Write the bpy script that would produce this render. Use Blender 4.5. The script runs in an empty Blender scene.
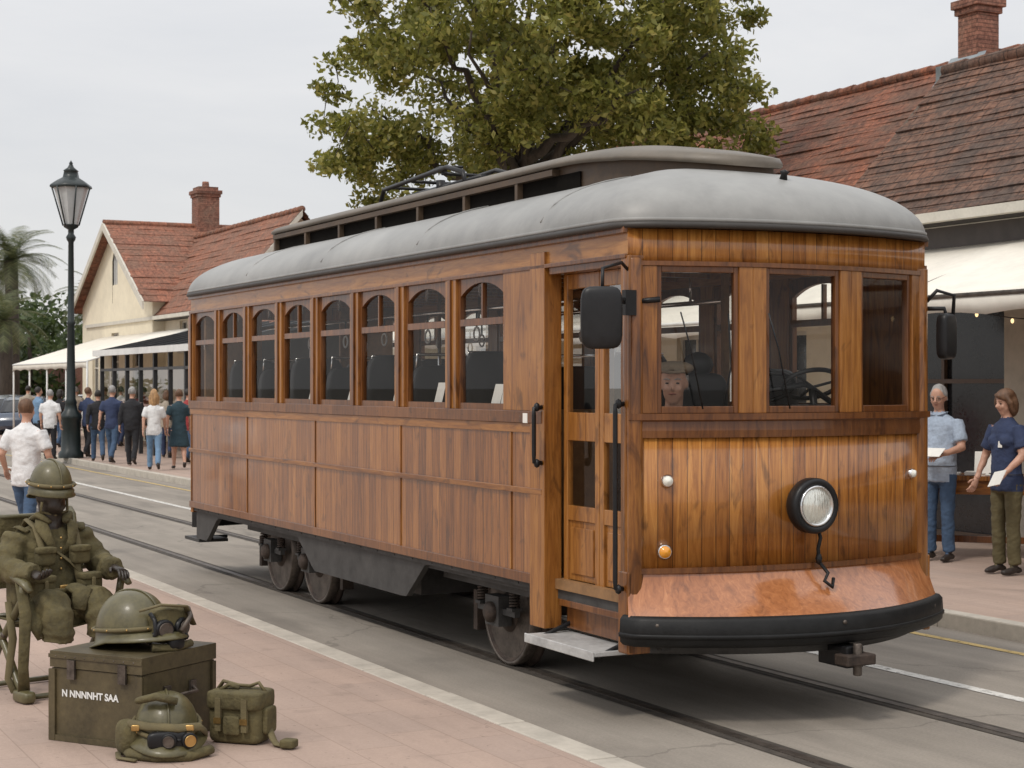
import bpy, bmesh, math, random, time
import numpy as np
from math import sin, cos, pi, radians, sqrt, atan2
from mathutils import Vector, Matrix, noise
from mathutils.bvhtree import BVHTree
random.seed(7); np.random.seed(7)
sc = bpy.context.scene
TH = radians(27)
O = Vector((1.584, 9.92, 0))
M = Matrix.Translation(O) @ Matrix.Rotation(-(pi/2-TH), 4, 'Z')

# ------------------------------------------------------------------ materials
def newmat(name):
    m = bpy.data.materials.new(name); m.use_nodes = True
    n = m.node_tree.nodes; l = m.node_tree.links
    return m, n, l, n['Principled BSDF']
def math_(n, l, op, a, b=None, c=None):
    x = n.new('ShaderNodeMath'); x.operation = op
    for i, q in enumerate((a, b, c)):
        if q is None: continue
        if isinstance(q, (int, float)): x.inputs[i].default_value = q
        else: l.new(q, x.inputs[i])
    return x.outputs[0]
def ramp(n, l, fac, stops):
    r = n.new('ShaderNodeValToRGB'); cr = r.color_ramp
    while len(cr.elements) < len(stops): cr.elements.new(.5)
    for e, (p, c) in zip(cr.elements, stops):
        e.position = p; e.color = (*c, 1) if len(c) == 3 else c
    l.new(fac, r.inputs[0]); return r.outputs[0]
def noise_(n, l, vec, scale, detail=5, rough=.55, dist=0):
    t = n.new('ShaderNodeTexNoise'); t.inputs['Scale'].default_value = scale
    t.inputs['Detail'].default_value = detail; t.inputs['Roughness'].default_value = rough
    t.inputs['Distortion'].default_value = dist
    l.new(vec, t.inputs['Vector']); return t.outputs['Fac']
def mixc(n, l, fac, a, b, mode='MIX'):
    x = n.new('ShaderNodeMixRGB'); x.blend_type = mode
    for i, q in enumerate((fac, a, b)):
        if isinstance(q, (int, float)): x.inputs[i].default_value = q
        elif isinstance(q, tuple): x.inputs[i].default_value = (*q, 1)
        else: l.new(q, x.inputs[i])
    return x.outputs[0]
def bump_(n, l, b, h, strength=.3, dist=.01):
    x = n.new('ShaderNodeBump'); x.inputs['Strength'].default_value = strength
    x.inputs['Distance'].default_value = dist; l.new(h, x.inputs['Height'])
    l.new(x.outputs[0], b.inputs['Normal'])
    return x
def mapping(n, l, vec, sc_):
    m = n.new('ShaderNodeMapping'); m.inputs['Scale'].default_value = sc_
    l.new(vec, m.inputs['Vector']); return m.outputs[0]
MATS = {}
def mk(name, col, rough=.6, metal=0, var=.2, scale=4, bump=.15, bscale=60, coat=0, col2=None, stretch=None, bdist=.005, spec=.5):
    if name in MATS: return MATS[name]
    m, n, l, b = newmat(name)
    tc = n.new('ShaderNodeTexCoord').outputs['Object']
    if stretch: tc = mapping(n, l, tc, stretch)
    f1 = noise_(n, l, tc, scale, 5, .6)
    f2 = noise_(n, l, tc, scale*6.3, 3, .6)
    f = math_(n, l, 'ADD', math_(n, l, 'MULTIPLY', f1, .65), math_(n, l, 'MULTIPLY', f2, .35))
    lo = tuple(max(0, c*(1-var*1.6)) for c in col); hi = col2 or tuple(min(1, c*(1+var*1.4)) for c in col)
    cc = ramp(n, l, f, [(.3, lo), (.5, col), (.7, hi)])
    l.new(cc, b.inputs['Base Color'])
    rr = math_(n, l, 'ADD', math_(n, l, 'MULTIPLY', f2, .25), rough-.12); l.new(rr, b.inputs['Roughness'])
    b.inputs['Metallic'].default_value = metal
    b.inputs['Coat Weight'].default_value = coat; b.inputs['Coat Roughness'].default_value = .15
    b.inputs['Specular IOR Level'].default_value = spec
    if bump: bump_(n, l, b, noise_(n, l, tc, bscale, 3, .6), bump, bdist)
    MATS[name] = m; return m
def wood(name, axis, width, cols, rough=.34, coat=.5, grooves=True, seam=None, rw=.2, horiz=False):
    m, n, l, b = newmat(name)
    tc = n.new('ShaderNodeTexCoord').outputs['Object']
    sp = n.new('ShaderNodeSeparateXYZ'); l.new(tc, sp.inputs[0])
    a = sp.outputs[axis]
    ad = math_(n, l, 'DIVIDE', math_(n, l, 'ADD', a, 50.013), width)
    fl = math_(n, l, 'FLOOR', ad); fr = math_(n, l, 'FRACT', ad)
    idn = fl
    if seam is not None:
        st = math_(n, l, 'GREATER_THAN', sp.outputs[2], seam)
        idn = math_(n, l, 'ADD', fl, math_(n, l, 'MULTIPLY', st, 371.3))
    wn = n.new('ShaderNodeTexWhiteNoise'); wn.noise_dimensions = '1D'; l.new(idn, wn.inputs['W'])
    rnd = wn.outputs['Value']
    cb = n.new('ShaderNodeCombineXYZ')
    sx = (1.6, 22, 22) if horiz else (22, 22, 1.6)
    l.new(math_(n, l, 'MULTIPLY', sp.outputs[0], sx[0]), cb.inputs[0]); l.new(math_(n, l, 'MULTIPLY', sp.outputs[1], sx[1]), cb.inputs[1])
    l.new(math_(n, l, 'ADD', math_(n, l, 'MULTIPLY', sp.outputs[2], sx[2]), math_(n, l, 'MULTIPLY', rnd, 77)), cb.inputs[2])
    g = noise_(n, l, cb.outputs[0], 1.0, 6, .68, 1.4)
    big = noise_(n, l, tc, 1.3, 4, .55)
    f = math_(n, l, 'ADD', math_(n, l, 'MULTIPLY', rnd, rw), math_(n, l, 'ADD', math_(n, l, 'MULTIPLY', g, .80), math_(n, l, 'MULTIPLY', big, .34)))
    cc = ramp(n, l, f, [(.38, cols[0]), (.53, cols[1]), (.69, cols[2]), (.88, cols[3])])
    kn = noise_(n, l, mapping(n, l, tc, (9, 9, 3.2) if not horiz else (3.2, 9, 9)), 1.0, 3, .5, 1.5)
    cc = mixc(n, l, ramp(n, l, kn, [(.58, (0, 0, 0)), (.72, (.65, .65, .65))]), cc, cols[0])
    h = math_(n, l, 'MULTIPLY', g, .2)
    if grooves:
        e = math_(n, l, 'ABSOLUTE', math_(n, l, 'SUBTRACT', fr, .5))
        mr = n.new('ShaderNodeMapRange'); l.new(e, mr.inputs[0]); mr.inputs[1].default_value = .462; mr.inputs[2].default_value = .492
        cc = mixc(n, l, math_(n, l, 'MULTIPLY', mr.outputs[0], .75), cc, (.02, .007, .003))
        h = math_(n, l, 'SUBTRACT', h, mr.outputs[0])
        tilt = math_(n, l, 'MULTIPLY', math_(n, l, 'MULTIPLY', fr, math_(n, l, 'SUBTRACT', rnd, .5)), .55)
        h = math_(n, l, 'ADD', h, tilt)
    h = math_(n, l, 'ADD', h, math_(n, l, 'MULTIPLY', big, 2.2))
    l.new(cc, b.inputs['Base Color'])
    l.new(math_(n, l, 'ADD', math_(n, l, 'MULTIPLY', big, .3), rough-.14), b.inputs['Roughness'])
    b.inputs['Coat Weight'].default_value = coat; b.inputs['Coat Roughness'].default_value = .11
    b.inputs['Specular IOR Level'].default_value = .35
    bump_(n, l, b, h, .5, .006)
    MATS[name] = m; return m
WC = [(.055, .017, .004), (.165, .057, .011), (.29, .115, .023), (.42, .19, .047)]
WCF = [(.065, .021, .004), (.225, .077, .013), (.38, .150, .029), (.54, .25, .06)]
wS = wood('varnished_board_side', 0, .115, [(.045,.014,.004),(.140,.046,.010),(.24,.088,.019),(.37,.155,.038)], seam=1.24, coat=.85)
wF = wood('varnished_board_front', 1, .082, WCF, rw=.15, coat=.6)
wT = wood('varnished_trim', 0, .88, WC, grooves=False)
wH = wood('varnished_trim_horizontal', 2, .9, WC, grooves=False, horiz=True)
wTd = wood('varnished_trim_dark', 0, .5, [(.035,.011,.004),(.095,.031,.008),(.155,.055,.013),(.23,.09,.025)], grooves=False)
wFl = wood('varnished_flare', 1, .26, [(.15,.05,.017),(.30,.105,.035),(.41,.155,.055),(.54,.24,.10)], rough=.3, coat=1, grooves=False, rw=.08)
wDoor = wood('varnished_door', 0, .3, WC, grooves=False)
roofM = mk('roof_canvas_grey', (.255, .255, .245), .45, var=.2, scale=1.1, bump=.2, bscale=30)
cleM = mk('clerestory_brown', (.075, .048, .028), .55, var=.3, scale=3)
capM = mk('clerestory_cap', (.135, .115, .09), .5, var=.22, scale=2)
gutM = mk('gutter_dark', (.035, .03, .026), .5, var=.2)
blk = mk('black_paint', (.010, .010, .011), .4, var=.3, bump=.05, spec=.35)
slot = mk('vent_slot', (.006, .005, .004), .95, var=.3, bump=0, spec=.1)
blkr = mk('black_rubber', (.009, .009, .009), .5, var=.4, scale=8, spec=.3)
chas = mk('chassis_grey', (.045, .043, .041), .65, var=.4, scale=5)
steel = mk('worn_steel', (.12, .1, .085), .5, .7, var=.4, scale=10)
rust = mk('rusty_iron', (.055, .038, .029), .7, .2, var=.5, scale=12)
chrome = mk('chrome', (.7, .7, .7), .18, 1, var=.05, bump=0)
alu = mk('tread_plate', (.50, .50, .49), .5, .3, var=.2, bump=.6, bscale=90)
inner = mk('interior_wood', (.24, .13, .055), .6, var=.25)
seatM = mk('seat_vinyl', (.012, .012, .014), .5, var=.2)
paper = mk('paper', (.75, .73, .68), .8, var=.06, bump=0)
white = mk('white_paint', (.72, .72, .7), .6, var=.08)
def glassmat(name, tint=.94, add=.03, k=.42, rough=.012):
    m = bpy.data.materials.new(name); m.use_nodes = True
    n = m.node_tree.nodes; l = m.node_tree.links; n.remove(n['Principled BSDF'])
    out = n['Material Output']; mx = n.new('ShaderNodeMixShader'); tr = n.new('ShaderNodeBsdfTransparent')
    tr.inputs[0].default_value = (tint, tint, tint*.985, 1)
    gl = n.new('ShaderNodeBsdfGlossy'); gl.inputs['Roughness'].default_value = rough
    fr = n.new('ShaderNodeFresnel'); fr.inputs[0].default_value = 1.45
    tc = n.new('ShaderNodeTexCoord').outputs['Object']
    dirt = noise_(n, l, tc, 2.5, 4)
    f = math_(n, l, 'ADD', math_(n, l, 'MULTIPLY', fr.outputs[0], k), math_(n, l, 'MULTIPLY', dirt, add))
    l.new(f, mx.inputs[0]); l.new(tr.outputs[0], mx.inputs[1]); l.new(gl.outputs[0], mx.inputs[2]); l.new(mx.outputs[0], out.inputs[0])
    return m
glass = glassmat('window_glass')
dglass = mk('dark_window', (.02, .022, .025), .12, var=.3, bump=0)
def lens(name, col, em=0):
    m, n, l, b = newmat(name); b.inputs['Base Color'].default_value = (*col, 1); b.inputs['Roughness'].default_value = .1
    b.inputs['Coat Weight'].default_value = 1
    if em: b.inputs['Emission Color'].default_value = (*col, 1); b.inputs['Emission Strength'].default_value = em
    return m
amber = lens('amber_lens', (.75, .30, .01)); clear = lens('clear_lens', (.8, .8, .72)); bulb = lens('lit_bulb', (1, .7, .35), 1.6)

# ------------------------------------------------------------------ mesh builder
class Fr:
    def __init__(s, o, a, n):
        s.o = Vector((o[0], o[1], 0)); s.a = Vector((a[0], a[1], 0)).normalized(); s.n = Vector((n[0], n[1], 0)).normalized()
    def p(s, a, d, z): q = s.o+s.a*a+s.n*d; return (q.x, q.y, z)
class MB:
    def __init__(s): s.v = []; s.f = []; s.m = []; s.sm = []; s.mats = []
    def mi(s, m):
        if m not in s.mats: s.mats.append(m)
        return s.mats.index(m)
    def add(s, vs, fs, m, smooth=False):
        b = len(s.v); s.v.extend([tuple(v) for v in vs]); k = s.mi(m)
        for f in fs: s.f.append(tuple(i+b for i in f)); s.m.append(k); s.sm.append(smooth)
    def hexa(s, p, m):
        s.add(p, [(0,1,2,3),(7,6,5,4),(0,4,5,1),(1,5,6,2),(2,6,7,3),(3,7,4,0)], m)
    def box(s, x0, x1, y0, y1, z0, z1, m):
        s.hexa([(x0,y0,z0),(x0,y1,z0),(x1,y1,z0),(x1,y0,z0),(x0,y0,z1),(x0,y1,z1),(x1,y1,z1),(x1,y0,z1)], m)
    def fbox(s, F, a0, a1, z0, z1, d0, d1, m):
        s.hexa([F.p(a0,d0,z0),F.p(a0,d1,z0),F.p(a1,d1,z0),F.p(a1,d0,z0),F.p(a0,d0,z1),F.p(a0,d1,z1),F.p(a1,d1,z1),F.p(a1,d0,z1)], m)
    def quad(s, a, b, c, d, m): s.add([a,b,c,d], [(0,1,2,3)], m)
    def loft(s, rings, m, cap=True, closed=False, smooth=True):
        n = len(rings[0]); vs = [p for r in rings for p in r]; fs = []
        R = len(rings)
        for i in range(R if closed else R-1):
            j = (i+1) % R
            for k in range(n): fs.append((i*n+k, i*n+(k+1) % n, j*n+(k+1) % n, j*n+k))
        s.add(vs, fs, m, smooth)
        if cap and not closed:
            s.add(rings[0], [tuple(range(n))], m); s.add(rings[-1], [tuple(range(n))], m)
    def sloft(s, rings, m):
        n = len(rings[0]); vs = [p for r in rings for p in r]; fs = []
        for i in range(len(rings)-1):
            for k in range(n): fs.append((i*n+k, i*n+(k+1) % n, (i+1)*n+(k+1) % n, (i+1)*n+k))
        fs.append(tuple(range(n))); e = (len(rings)-1)*n; fs.append(tuple(e+k for k in range(n))[::-1])
        s.add(vs, fs, m, True)
    def tube(s, pts, r, m, n=10, flat=1.0):
        pts = [Vector(p) for p in pts]; rs = r if isinstance(r, (list, tuple)) else [r]*len(pts)
        rings = []; up = None
        for i, p in enumerate(pts):
            t = (pts[min(i+1, len(pts)-1)]-pts[max(i-1, 0)])
            if t.length < 1e-7: t = Vector((0, 0, 1))
            t.normalize()
            if up is None: up = Vector((0, 0, 1)) if abs(t.z) < .9 else Vector((1, 0, 0))
            x = t.cross(up)
            if x.length < 1e-4: x = t.cross(Vector((0, 1, 0)))
            x.normalize(); y = x.cross(t).normalized(); up = y
            rings.append([p+x*cos(2*pi*k/n)*rs[i]+y*sin(2*pi*k/n)*rs[i]*flat for k in range(n)])
        s.sloft(rings, m)
    def lathe(s, prof, o, ax, m, n=24, smooth=True, ph=0):
        o = Vector(o); ax = Vector(ax).normalized(); u = ax.cross(Vector((0, 0, 1)) if abs(ax.z) < .9 else Vector((1, 0, 0))).normalized(); w = ax.cross(u)
        rings = [[o+ax*h+(u*cos(2*pi*k/n+ph)+w*sin(2*pi*k/n+ph))*max(r, 1e-4) for k in range(n)] for r, h in prof]
        s.loft(rings, m, cap=True, smooth=smooth)
    def ell(s, c, r, m, n=16, R=None):
        c = Vector(c); rings = []
        h = n//2+1
        for i in range(h):
            a = -pi/2+pi*(i+.0)/(h-1); a = max(-pi/2+.06, min(pi/2-.06, a))
            ring = []
            for k in range(n):
                q = Vector((cos(a)*cos(2*pi*k/n)*r[0], cos(a)*sin(2*pi*k/n)*r[1], sin(a)*r[2]))
                if R: q = R @ q
                ring.append(c+q)
            rings.append(ring)
        s.sloft(rings, m)
    def sweep(s, path, prof, m, closed=False, smooth=True):
        n = len(path); rings = []
        for i in range(n):
            a = Vector(path[(i-1) % n] if closed else path[max(i-1, 0)]); b = Vector(path[(i+1) % n] if closed else path[min(i+1, n-1)])
            t = (b-a).normalized(); nx, ny = t.y, -t.x
            rings.append([(path[i][0]+nx*d, path[i][1]+ny*d, z) for d, z in prof])
        s.loft(rings, m, cap=not closed, closed=closed, smooth=smooth)
    def obj(s, name, parent=None, matrix=None, bevel=0, seg=2):
        me = bpy.data.meshes.new(name); me.from_pydata(s.v, [], s.f)
        for m in s.mats: me.materials.append(m)
        me.polygons.foreach_set('material_index', s.m); me.polygons.foreach_set('use_smooth', s.sm)
        bm = bmesh.new(); bm.from_mesh(me); bmesh.ops.recalc_face_normals(bm, faces=bm.faces); bm.to_mesh(me); bm.free()
        me.update()
        o = bpy.data.objects.new(name, me); sc.collection.objects.link(o)
        if parent: o.parent = parent
        if matrix is not None: o.matrix_world = matrix
        if bevel:
            md = o.modifiers.new('b', 'BEVEL'); md.width = bevel; md.segments = seg; md.limit_method = 'ANGLE'; md.angle_limit = radians(50)
        return o
def empty(name, matrix):
    e = bpy.data.objects.new(name, None); sc.collection.objects.link(e); e.matrix_world = matrix; e.empty_display_size = .2
    return e
def place(X, Y, z=0, yaw=0, s=1):
    return Matrix.Translation((X, Y, z)) @ Matrix.Rotation(yaw, 4, 'Z') @ Matrix.Scale(s, 4)
def rbox(B, c, s, m, R=None, p=5):
    rings = []; nn = 20; hh = 12
    def sp(x): return (abs(x)**(2/p))*(1 if x >= 0 else -1)
    for i in range(hh+1):
        a = max(-pi/2+.03, min(pi/2-.03, -pi/2+pi*i/hh)); rr = []
        for k in range(nn):
            t = 2*pi*k/nn; q = Vector((sp(cos(a))*sp(cos(t))*s[0], sp(cos(a))*sp(sin(t))*s[1], sp(sin(a))*s[2]))
            if R: q = R @ q
            rr.append(Vector(c)+q)
        rings.append(rr)
    B.sloft(rings, m)

# ------------------------------------------------------------------ PEOPLE (built first)
skinM = mk('skin', (.50, .28, .195), .5, var=.1, scale=10, bump=.05)
shoeM = mk('shoe_leather', (.03, .022, .018), .5)
eyeM = mk('eye_dark', (.02, .015, .012), .25, bump=0); lipM = mk('lip', (.32, .12, .09), .5, bump=0)
def cloth(name, c): return mk('cloth_'+name, c, .85, var=.16, scale=5, bump=.6, bscale=7, bdist=.04)
def hairm(name, c): return mk('hair_'+name, c, .6, var=.35, scale=30, bump=.6, bscale=60, stretch=(1, 1, .25))
def remesh(B, name, parent, voxel, smooth=3, disp=0):
    tmp = B.obj('tmp_'+name)
    md = tmp.modifiers.new('r', 'REMESH'); md.mode = 'VOXEL'; md.voxel_size = voxel; md.adaptivity = 0
    s2 = tmp.modifiers.new('s', 'SMOOTH'); s2.factor = .5; s2.iterations = smooth
    dg = bpy.context.evaluated_depsgraph_get(); ev = tmp.evaluated_get(dg)
    me = bpy.data.meshes.new_from_object(ev)
    bv = BVHTree.FromPolygons(B.v, B.f)
    me.materials.clear()
    for m in B.mats: me.materials.append(m)
    N = len(me.polygons); ce = np.empty(N*3, np.float32); no = np.empty(N*3, np.float32)
    me.polygons.foreach_get('center', ce); me.polygons.foreach_get('normal', no)
    qs = (ce+no*voxel*.8).reshape(-1, 3).tolist()
    mi = []
    for q in qs:
        i = bv.find_nearest(q, voxel*5)[2]; mi.append(B.m[i] if i is not None else 0)
    me.polygons.foreach_set('material_index', mi); me.polygons.foreach_set('use_smooth', [True]*len(mi))
    if disp:
        V = len(me.vertices); co_ = np.empty(V*3, np.float32); nn_ = np.empty(V*3, np.float32)
        me.vertices.foreach_get('co', co_); me.vertices.foreach_get('normal', nn_)
        cl_ = co_.reshape(-1, 3).tolist()
        kk = np.array([noise.noise((x*9, y*9, z*16))+.5*noise.noise((x*22, y*22, z*30+x*14)) for x, y, z in cl_], np.float32)
        co_ = co_.reshape(-1, 3)+nn_.reshape(-1, 3)*kk[:, None]*disp
        me.vertices.foreach_set('co', co_.reshape(-1))
    me.update()
    o = bpy.data.objects.new(name, me); sc.collection.objects.link(o); o.parent = parent
    bpy.data.objects.remove(tmp)
    return o
def dense(pts, rs, k=6):
    P = []; Rr = []
    for i in range(len(pts)-1):
        for j in range(k):
            t = j/k; P.append(Vector(pts[i]).lerp(Vector(pts[i+1]), t)); Rr.append(rs[i]*(1-t)+rs[i+1]*t)
    P.append(Vector(pts[-1])); Rr.append(rs[-1]); return P, Rr
def hand(B, w, d, side_, m, curl=.5, k=1.0):
    d = Vector(d).normalized(); sd = Vector(side_); sd = (sd-d*sd.dot(d)).normalized(); nrm = d.cross(sd).normalized()
    w = Vector(w)
    rings = []
    for t, wd, th in ((-.01, .026, .022), (.03, .038, .018), (.07, .042, .015), (.092, .036, .012)):
        rings.append([w+d*t*k+(sd*cos(a)*wd+nrm*sin(a)*th)*k for a in np.linspace(0, 2*pi, 12, endpoint=False)])
    B.sloft(rings, m)
    for i, ln in enumerate((.068, .078, .072, .056)):
        o = w+d*.085*k+sd*(.03-.02*i)*k; p = [o]; ang = .15+curl*.5; q = o
        for sgm in (.45, .32, .23):
            dd = d*cos(ang)+nrm*sin(ang); q = q+dd*ln*sgm*k; p.append(q.copy()); ang += curl*.8
        B.tube(p, [.0095*k, .009*k, .008*k, .006*k], m, 8)
    o = w+d*.025*k+sd*.03*k; p = [o, o+(sd*.8+d*.7+nrm*.2).normalized()*.035*k]; p.append(p[-1]+(sd*.3+d+nrm*.4).normalized()*.03*k)
    B.tube(p, [.012*k, .011*k, .008*k], m, 8)
def head(B, E, Hh, c, face, up, hair, hairlen='short', near=False, beard=None, glasses=False, skin=None, cap=False):
    skin = skin or skinM
    c = Vector(c); f = Vector(face).normalized(); u = Vector(up); u = (u-f*u.dot(f)).normalized(); s = u.cross(f)
    R = Matrix((f, s, u)).transposed()
    P = lambda x, y, z: c+R @ Vector((x, y, z))
    B.ell(P(-.008, 0, .02), (.096, .076, .098), skin, 20, R); B.ell(P(.022, 0, -.045), (.068, .060, .075), skin, 16, R)
    B.ell(P(.050, 0, -.095), (.032, .032, .024), skin, 12, R)
    B.tube([P(.085, 0, .02), P(.108, 0, -.018), P(.098, 0, -.03)], [.009, .014, .013], skin, 8)
    for q in (-1, 1):
        B.ell(P(.066, q*.036, -.025), (.024, .022, .022), skin, 8, R)
        B.ell(P(-.005, q*.078, -.005), (.022, .010, .032), skin, 10, R)
        E.ell(P(.083, q*.031, .008), (.007, .011, .005), eyeM, 8, R)
        E.tube([P(.088, q*.014, .028), P(.089, q*.032, .034), P(.078, q*.05, .028)], .0035, hair, 6)
        if glasses:
            pts = [P(.099, q*.033+.022*cos(a), .006+.018*sin(a)) for a in np.linspace(0, 2*pi, 14)]
            E.tube(pts, .0022, eyeM, 5); E.tube([P(.097, q*.055, .01), P(0, q*.082, .012)], .0022, eyeM, 5)
    E.tube([P(.085, -.022, -.055), P(.092, 0, -.053), P(.085, .022, -.055)], [.003, .005, .003], lipM, 6)
    if not cap: Hh.ell(P(-.026, 0, .036), (.094, .084, .096), hair, 20, R)
    else: Hh.ell(P(-.04, 0, .0), (.075, .082, .07), hair, 20, R)
    if hairlen in ('mid', 'long'):
        ln = .14 if hairlen == 'mid' else .24
        Hh.ell(P(-.045, 0, -.03), (.078, .098, ln*.9), hair, 20, R)
        for q in (-1, 1): Hh.tube([P(.03, q*.066, .07), P(.02, q*.094, 0), P(-.01, q*.09, -ln*.75)], [.022, .034, .02], hair, 10)
        Hh.tube([P(.06, -.05, .085), P(.078, .015, .078), P(.05, .062, .045)], [.022, .024, .02], hair, 8)
        Hh.ell(P(-.01, .01, .075), (.09, .085, .06), hair, 16, R)
    else:
        for q in (-1, 1): Hh.tube([P(-.0, q*.074, .05), P(-.01, q*.079, .015), P(-.035, q*.076, -.04)], [.016, .013, .01], hair, 8)
    if beard: Hh.ell(P(.045, 0, -.085), (.05, .048, .038), beard, 12, R)
def person(name, X, Y, z, yaw, h=1.75, shirt=None, pants=None, hair=None, hairlen='short', sleeve='short', stride=0, arms=None, voxel=.02, dress=False, female=False, lean=0, look=0, glasses=False, beard=None, fat=1.0, shoes=None, k_hands=True, nod=-.08):
    k = h/1.75; e = empty(name, place(X, Y, z, yaw, k)); shoes = shoes or shoeM
    B = MB(); E = MB(); Hh = MB()
    sw = .168 if female else .195; hwd = .172 if female else .165
    lx = lambda zz: lean*(zz-.9)
    prof = [(.80 if not dress else .62, .125, hwd+.01), (.88, .132, hwd+.008), (1.0, .124*fat, .152*(fat if not female else .97)), (1.12, .118*fat, .150*(fat if not female else .97)), (1.26, .128, .174), (1.36, .118, sw), (1.42, .095, sw-.03), (1.47, .065, .085), (1.49, .058, .062)]
    if dress: prof[0] = (.50, .19, .24)
    rings = [[(lx(zz)+dx*cos(a)+(.018*fat if .95 < zz < 1.15 and cos(a) > 0 else 0), dy*sin(a), zz) for a in np.linspace(0, 2*pi, 28, endpoint=False)] for zz, dx, dy in prof]
    B.sloft(rings, shirt)
    if female:
        for q in (-1, 1): B.ell((lx(1.27)+.085, q*.075, 1.265), (.065, .07, .07), shirt, 12)
    rings = [[(dx*cos(a), dy*sin(a), zz) for a in np.linspace(0, 2*pi, 24, endpoint=False)] for zz, dx, dy in ((.78, .10, .15), (.84, .120, .170), (.92, .118, .160))]
    B.sloft(rings, pants)
    for q in (-1, 1):
        st = stride*q; hp = (0, q*.088, .86); kn = (.16*st+.02, q*.095, .49+.01*abs(st)); an = (.30*st-(.10 if st < 0 else 0), q*.10, .10+(.07 if st < 0 else 0))
        legm = skinM if dress else pants
        P, Rr = dense([hp, kn, an], [.094, .068, .038 if dress else .062]); B.tube(P, Rr, legm, 14)
        pitch = -.35 if st < 0 else 0
        fz = an[2]-.055
        B.tube([(an[0]-.06, q*.10, fz+.0-pitch*.06), (an[0], q*.10, fz+.015), (an[0]+.09, q*.108, fz-.005+pitch*.1), (an[0]+.17, q*.112, fz-.015+pitch*.17)], [.036, .045, .042, .026], shoes, 12, .8)
    B.tube([(lx(1.44), 0, 1.44), (lx(1.5)+.005, 0, 1.52), (lx(1.58)+.012, 0, 1.59)], [.058, .052, .05], skinM, 14)
    hc = (lx(1.63)+.02, 0, 1.635)
    head(B, E, Hh, hc, (cos(look), sin(look), nod), (0, 0, 1), hair, hairlen, voxel < .015, beard, glasses)
    if glasses:
        for q in (-1, 1): E.tube([(lx(1.46)+.065, q*.012, 1.455), (.075, q*.06, 1.47), (0, q*.085, 1.49)], [.014, .018, .014], shirt, 8, .5)
    if voxel < .013: E.tube([((.127*fat)*cos(a)+.01, hwd*1.06*sin(a), .955) for a in np.linspace(0, 2*pi, 28)], .004, shoes, 6)
    arms = arms or {}
    for q in (-1, 1):
        sh = (lx(1.4), q*(sw-.012), 1.405); a = arms.get(q)
        if a is None:
            s0 = -stride*q*.35
            a = [(s0*.35+.0, q*(sw+.055), 1.13), (s0+.05, q*(sw+.06), .88)]
        el, wr = [Vector(x) for x in a]
        P, Rr = dense([sh, el, wr], [.05, .042, .028]); B.tube(P, Rr, skinM, 12)
        if sleeve == 'long': P, Rr = dense([sh, el, wr], [.066, .056, .042]); P = P[:-1]; Rr = Rr[:-1]; B.tube(P, Rr, shirt, 14)
        else:
            mid = Vector(sh).lerp(el, .78); P, Rr = dense([sh, mid], [.066, .072], 4); B.tube(P, Rr, shirt, 14)
        if k_hands: hand(E, wr, (wr-el), (1, 0, .1) if abs((wr-el).normalized().x) < .7 else (0, -q, .3), skinM, .5 if a else .35)
    remesh(B, 'body', e, voxel, 3, .007)
    E.obj('face_and_hands', e); remesh(Hh, 'hair', e, min(voxel, .014), 2, .006)
    return e
navy = cloth('navy', (.028, .042, .095)); blueG = cloth('lightblue_shirt', (.36, .43, .53)); jeans = cloth('jeans', (.05, .09, .16)); olive_t = cloth('olive_trousers', (.10, .082, .038))
whiteC = cloth('white', (.68, .68, .68)); blackC = cloth('black', (.015, .015, .018)); lblue = cloth('lightblue', (.15, .25, .38)); teal = cloth('dkteal', (.02, .045, .06)); beigeC = cloth('beige', (.35, .3, .24)); redC = cloth('red', (.3, .04, .04))
hgrey = hairm('grey', (.30, .29, .28)); hbrown = hairm('brown', (.12, .06, .03)); hblond = hairm('blond', (.38, .22, .10)); hdark = hairm('dark', (.02, .015, .012))
man = person('standing_man', 4.30, 17.1, .12, radians(230), 1.76, blueG, jeans, hgrey, 'short', 'short', voxel=.011, fat=1.14, glasses=True, look=.1, nod=-.25,
    arms={1: [(.06, .27, 1.14), (.28, .16, 1.08)], -1: [(.03, -.27, 1.12), (.22, -.22, 1.03)]})
wom = person('standing_woman', 4.63, 15.9, .12, radians(208), 1.72, navy, olive_t, hbrown, 'mid', 'short', voxel=.011, female=True, look=-.1, nod=-.22,
    arms={1: [(.05, .26, 1.14), (.22, .20, .98)], -1: [(.02, -.26, 1.13), (.14, -.26, .90)]})
def papers(par, loc, rot, sz=(.16, .22)):
    B = MB(); B.box(-sz[0]/2, sz[0]/2, -sz[1]/2, sz[1]/2, -.003, .003, paper); o = B.obj('held_papers', par); o.location = loc; o.rotation_euler = rot
papers(man, (.37, .10, 1.10), (0, .5, 0)); papers(wom, (.30, .18, .93), (.3, 1.0, 0)); papers(wom, (.135, .05, 1.24), (0, 1.45, 0), (.06, .05))
person('walking_man', -5.26, 18.4, .03, radians(75), 1.70, whiteC, jeans, hbrown, 'short', 'short', stride=.7, voxel=.014, fat=1.05, arms={1: [(-.06, .27, 1.14), (.12, .33, .96)], -1: [(.0, -.28, 1.14), (.12, -.30, .92)]})
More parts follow.
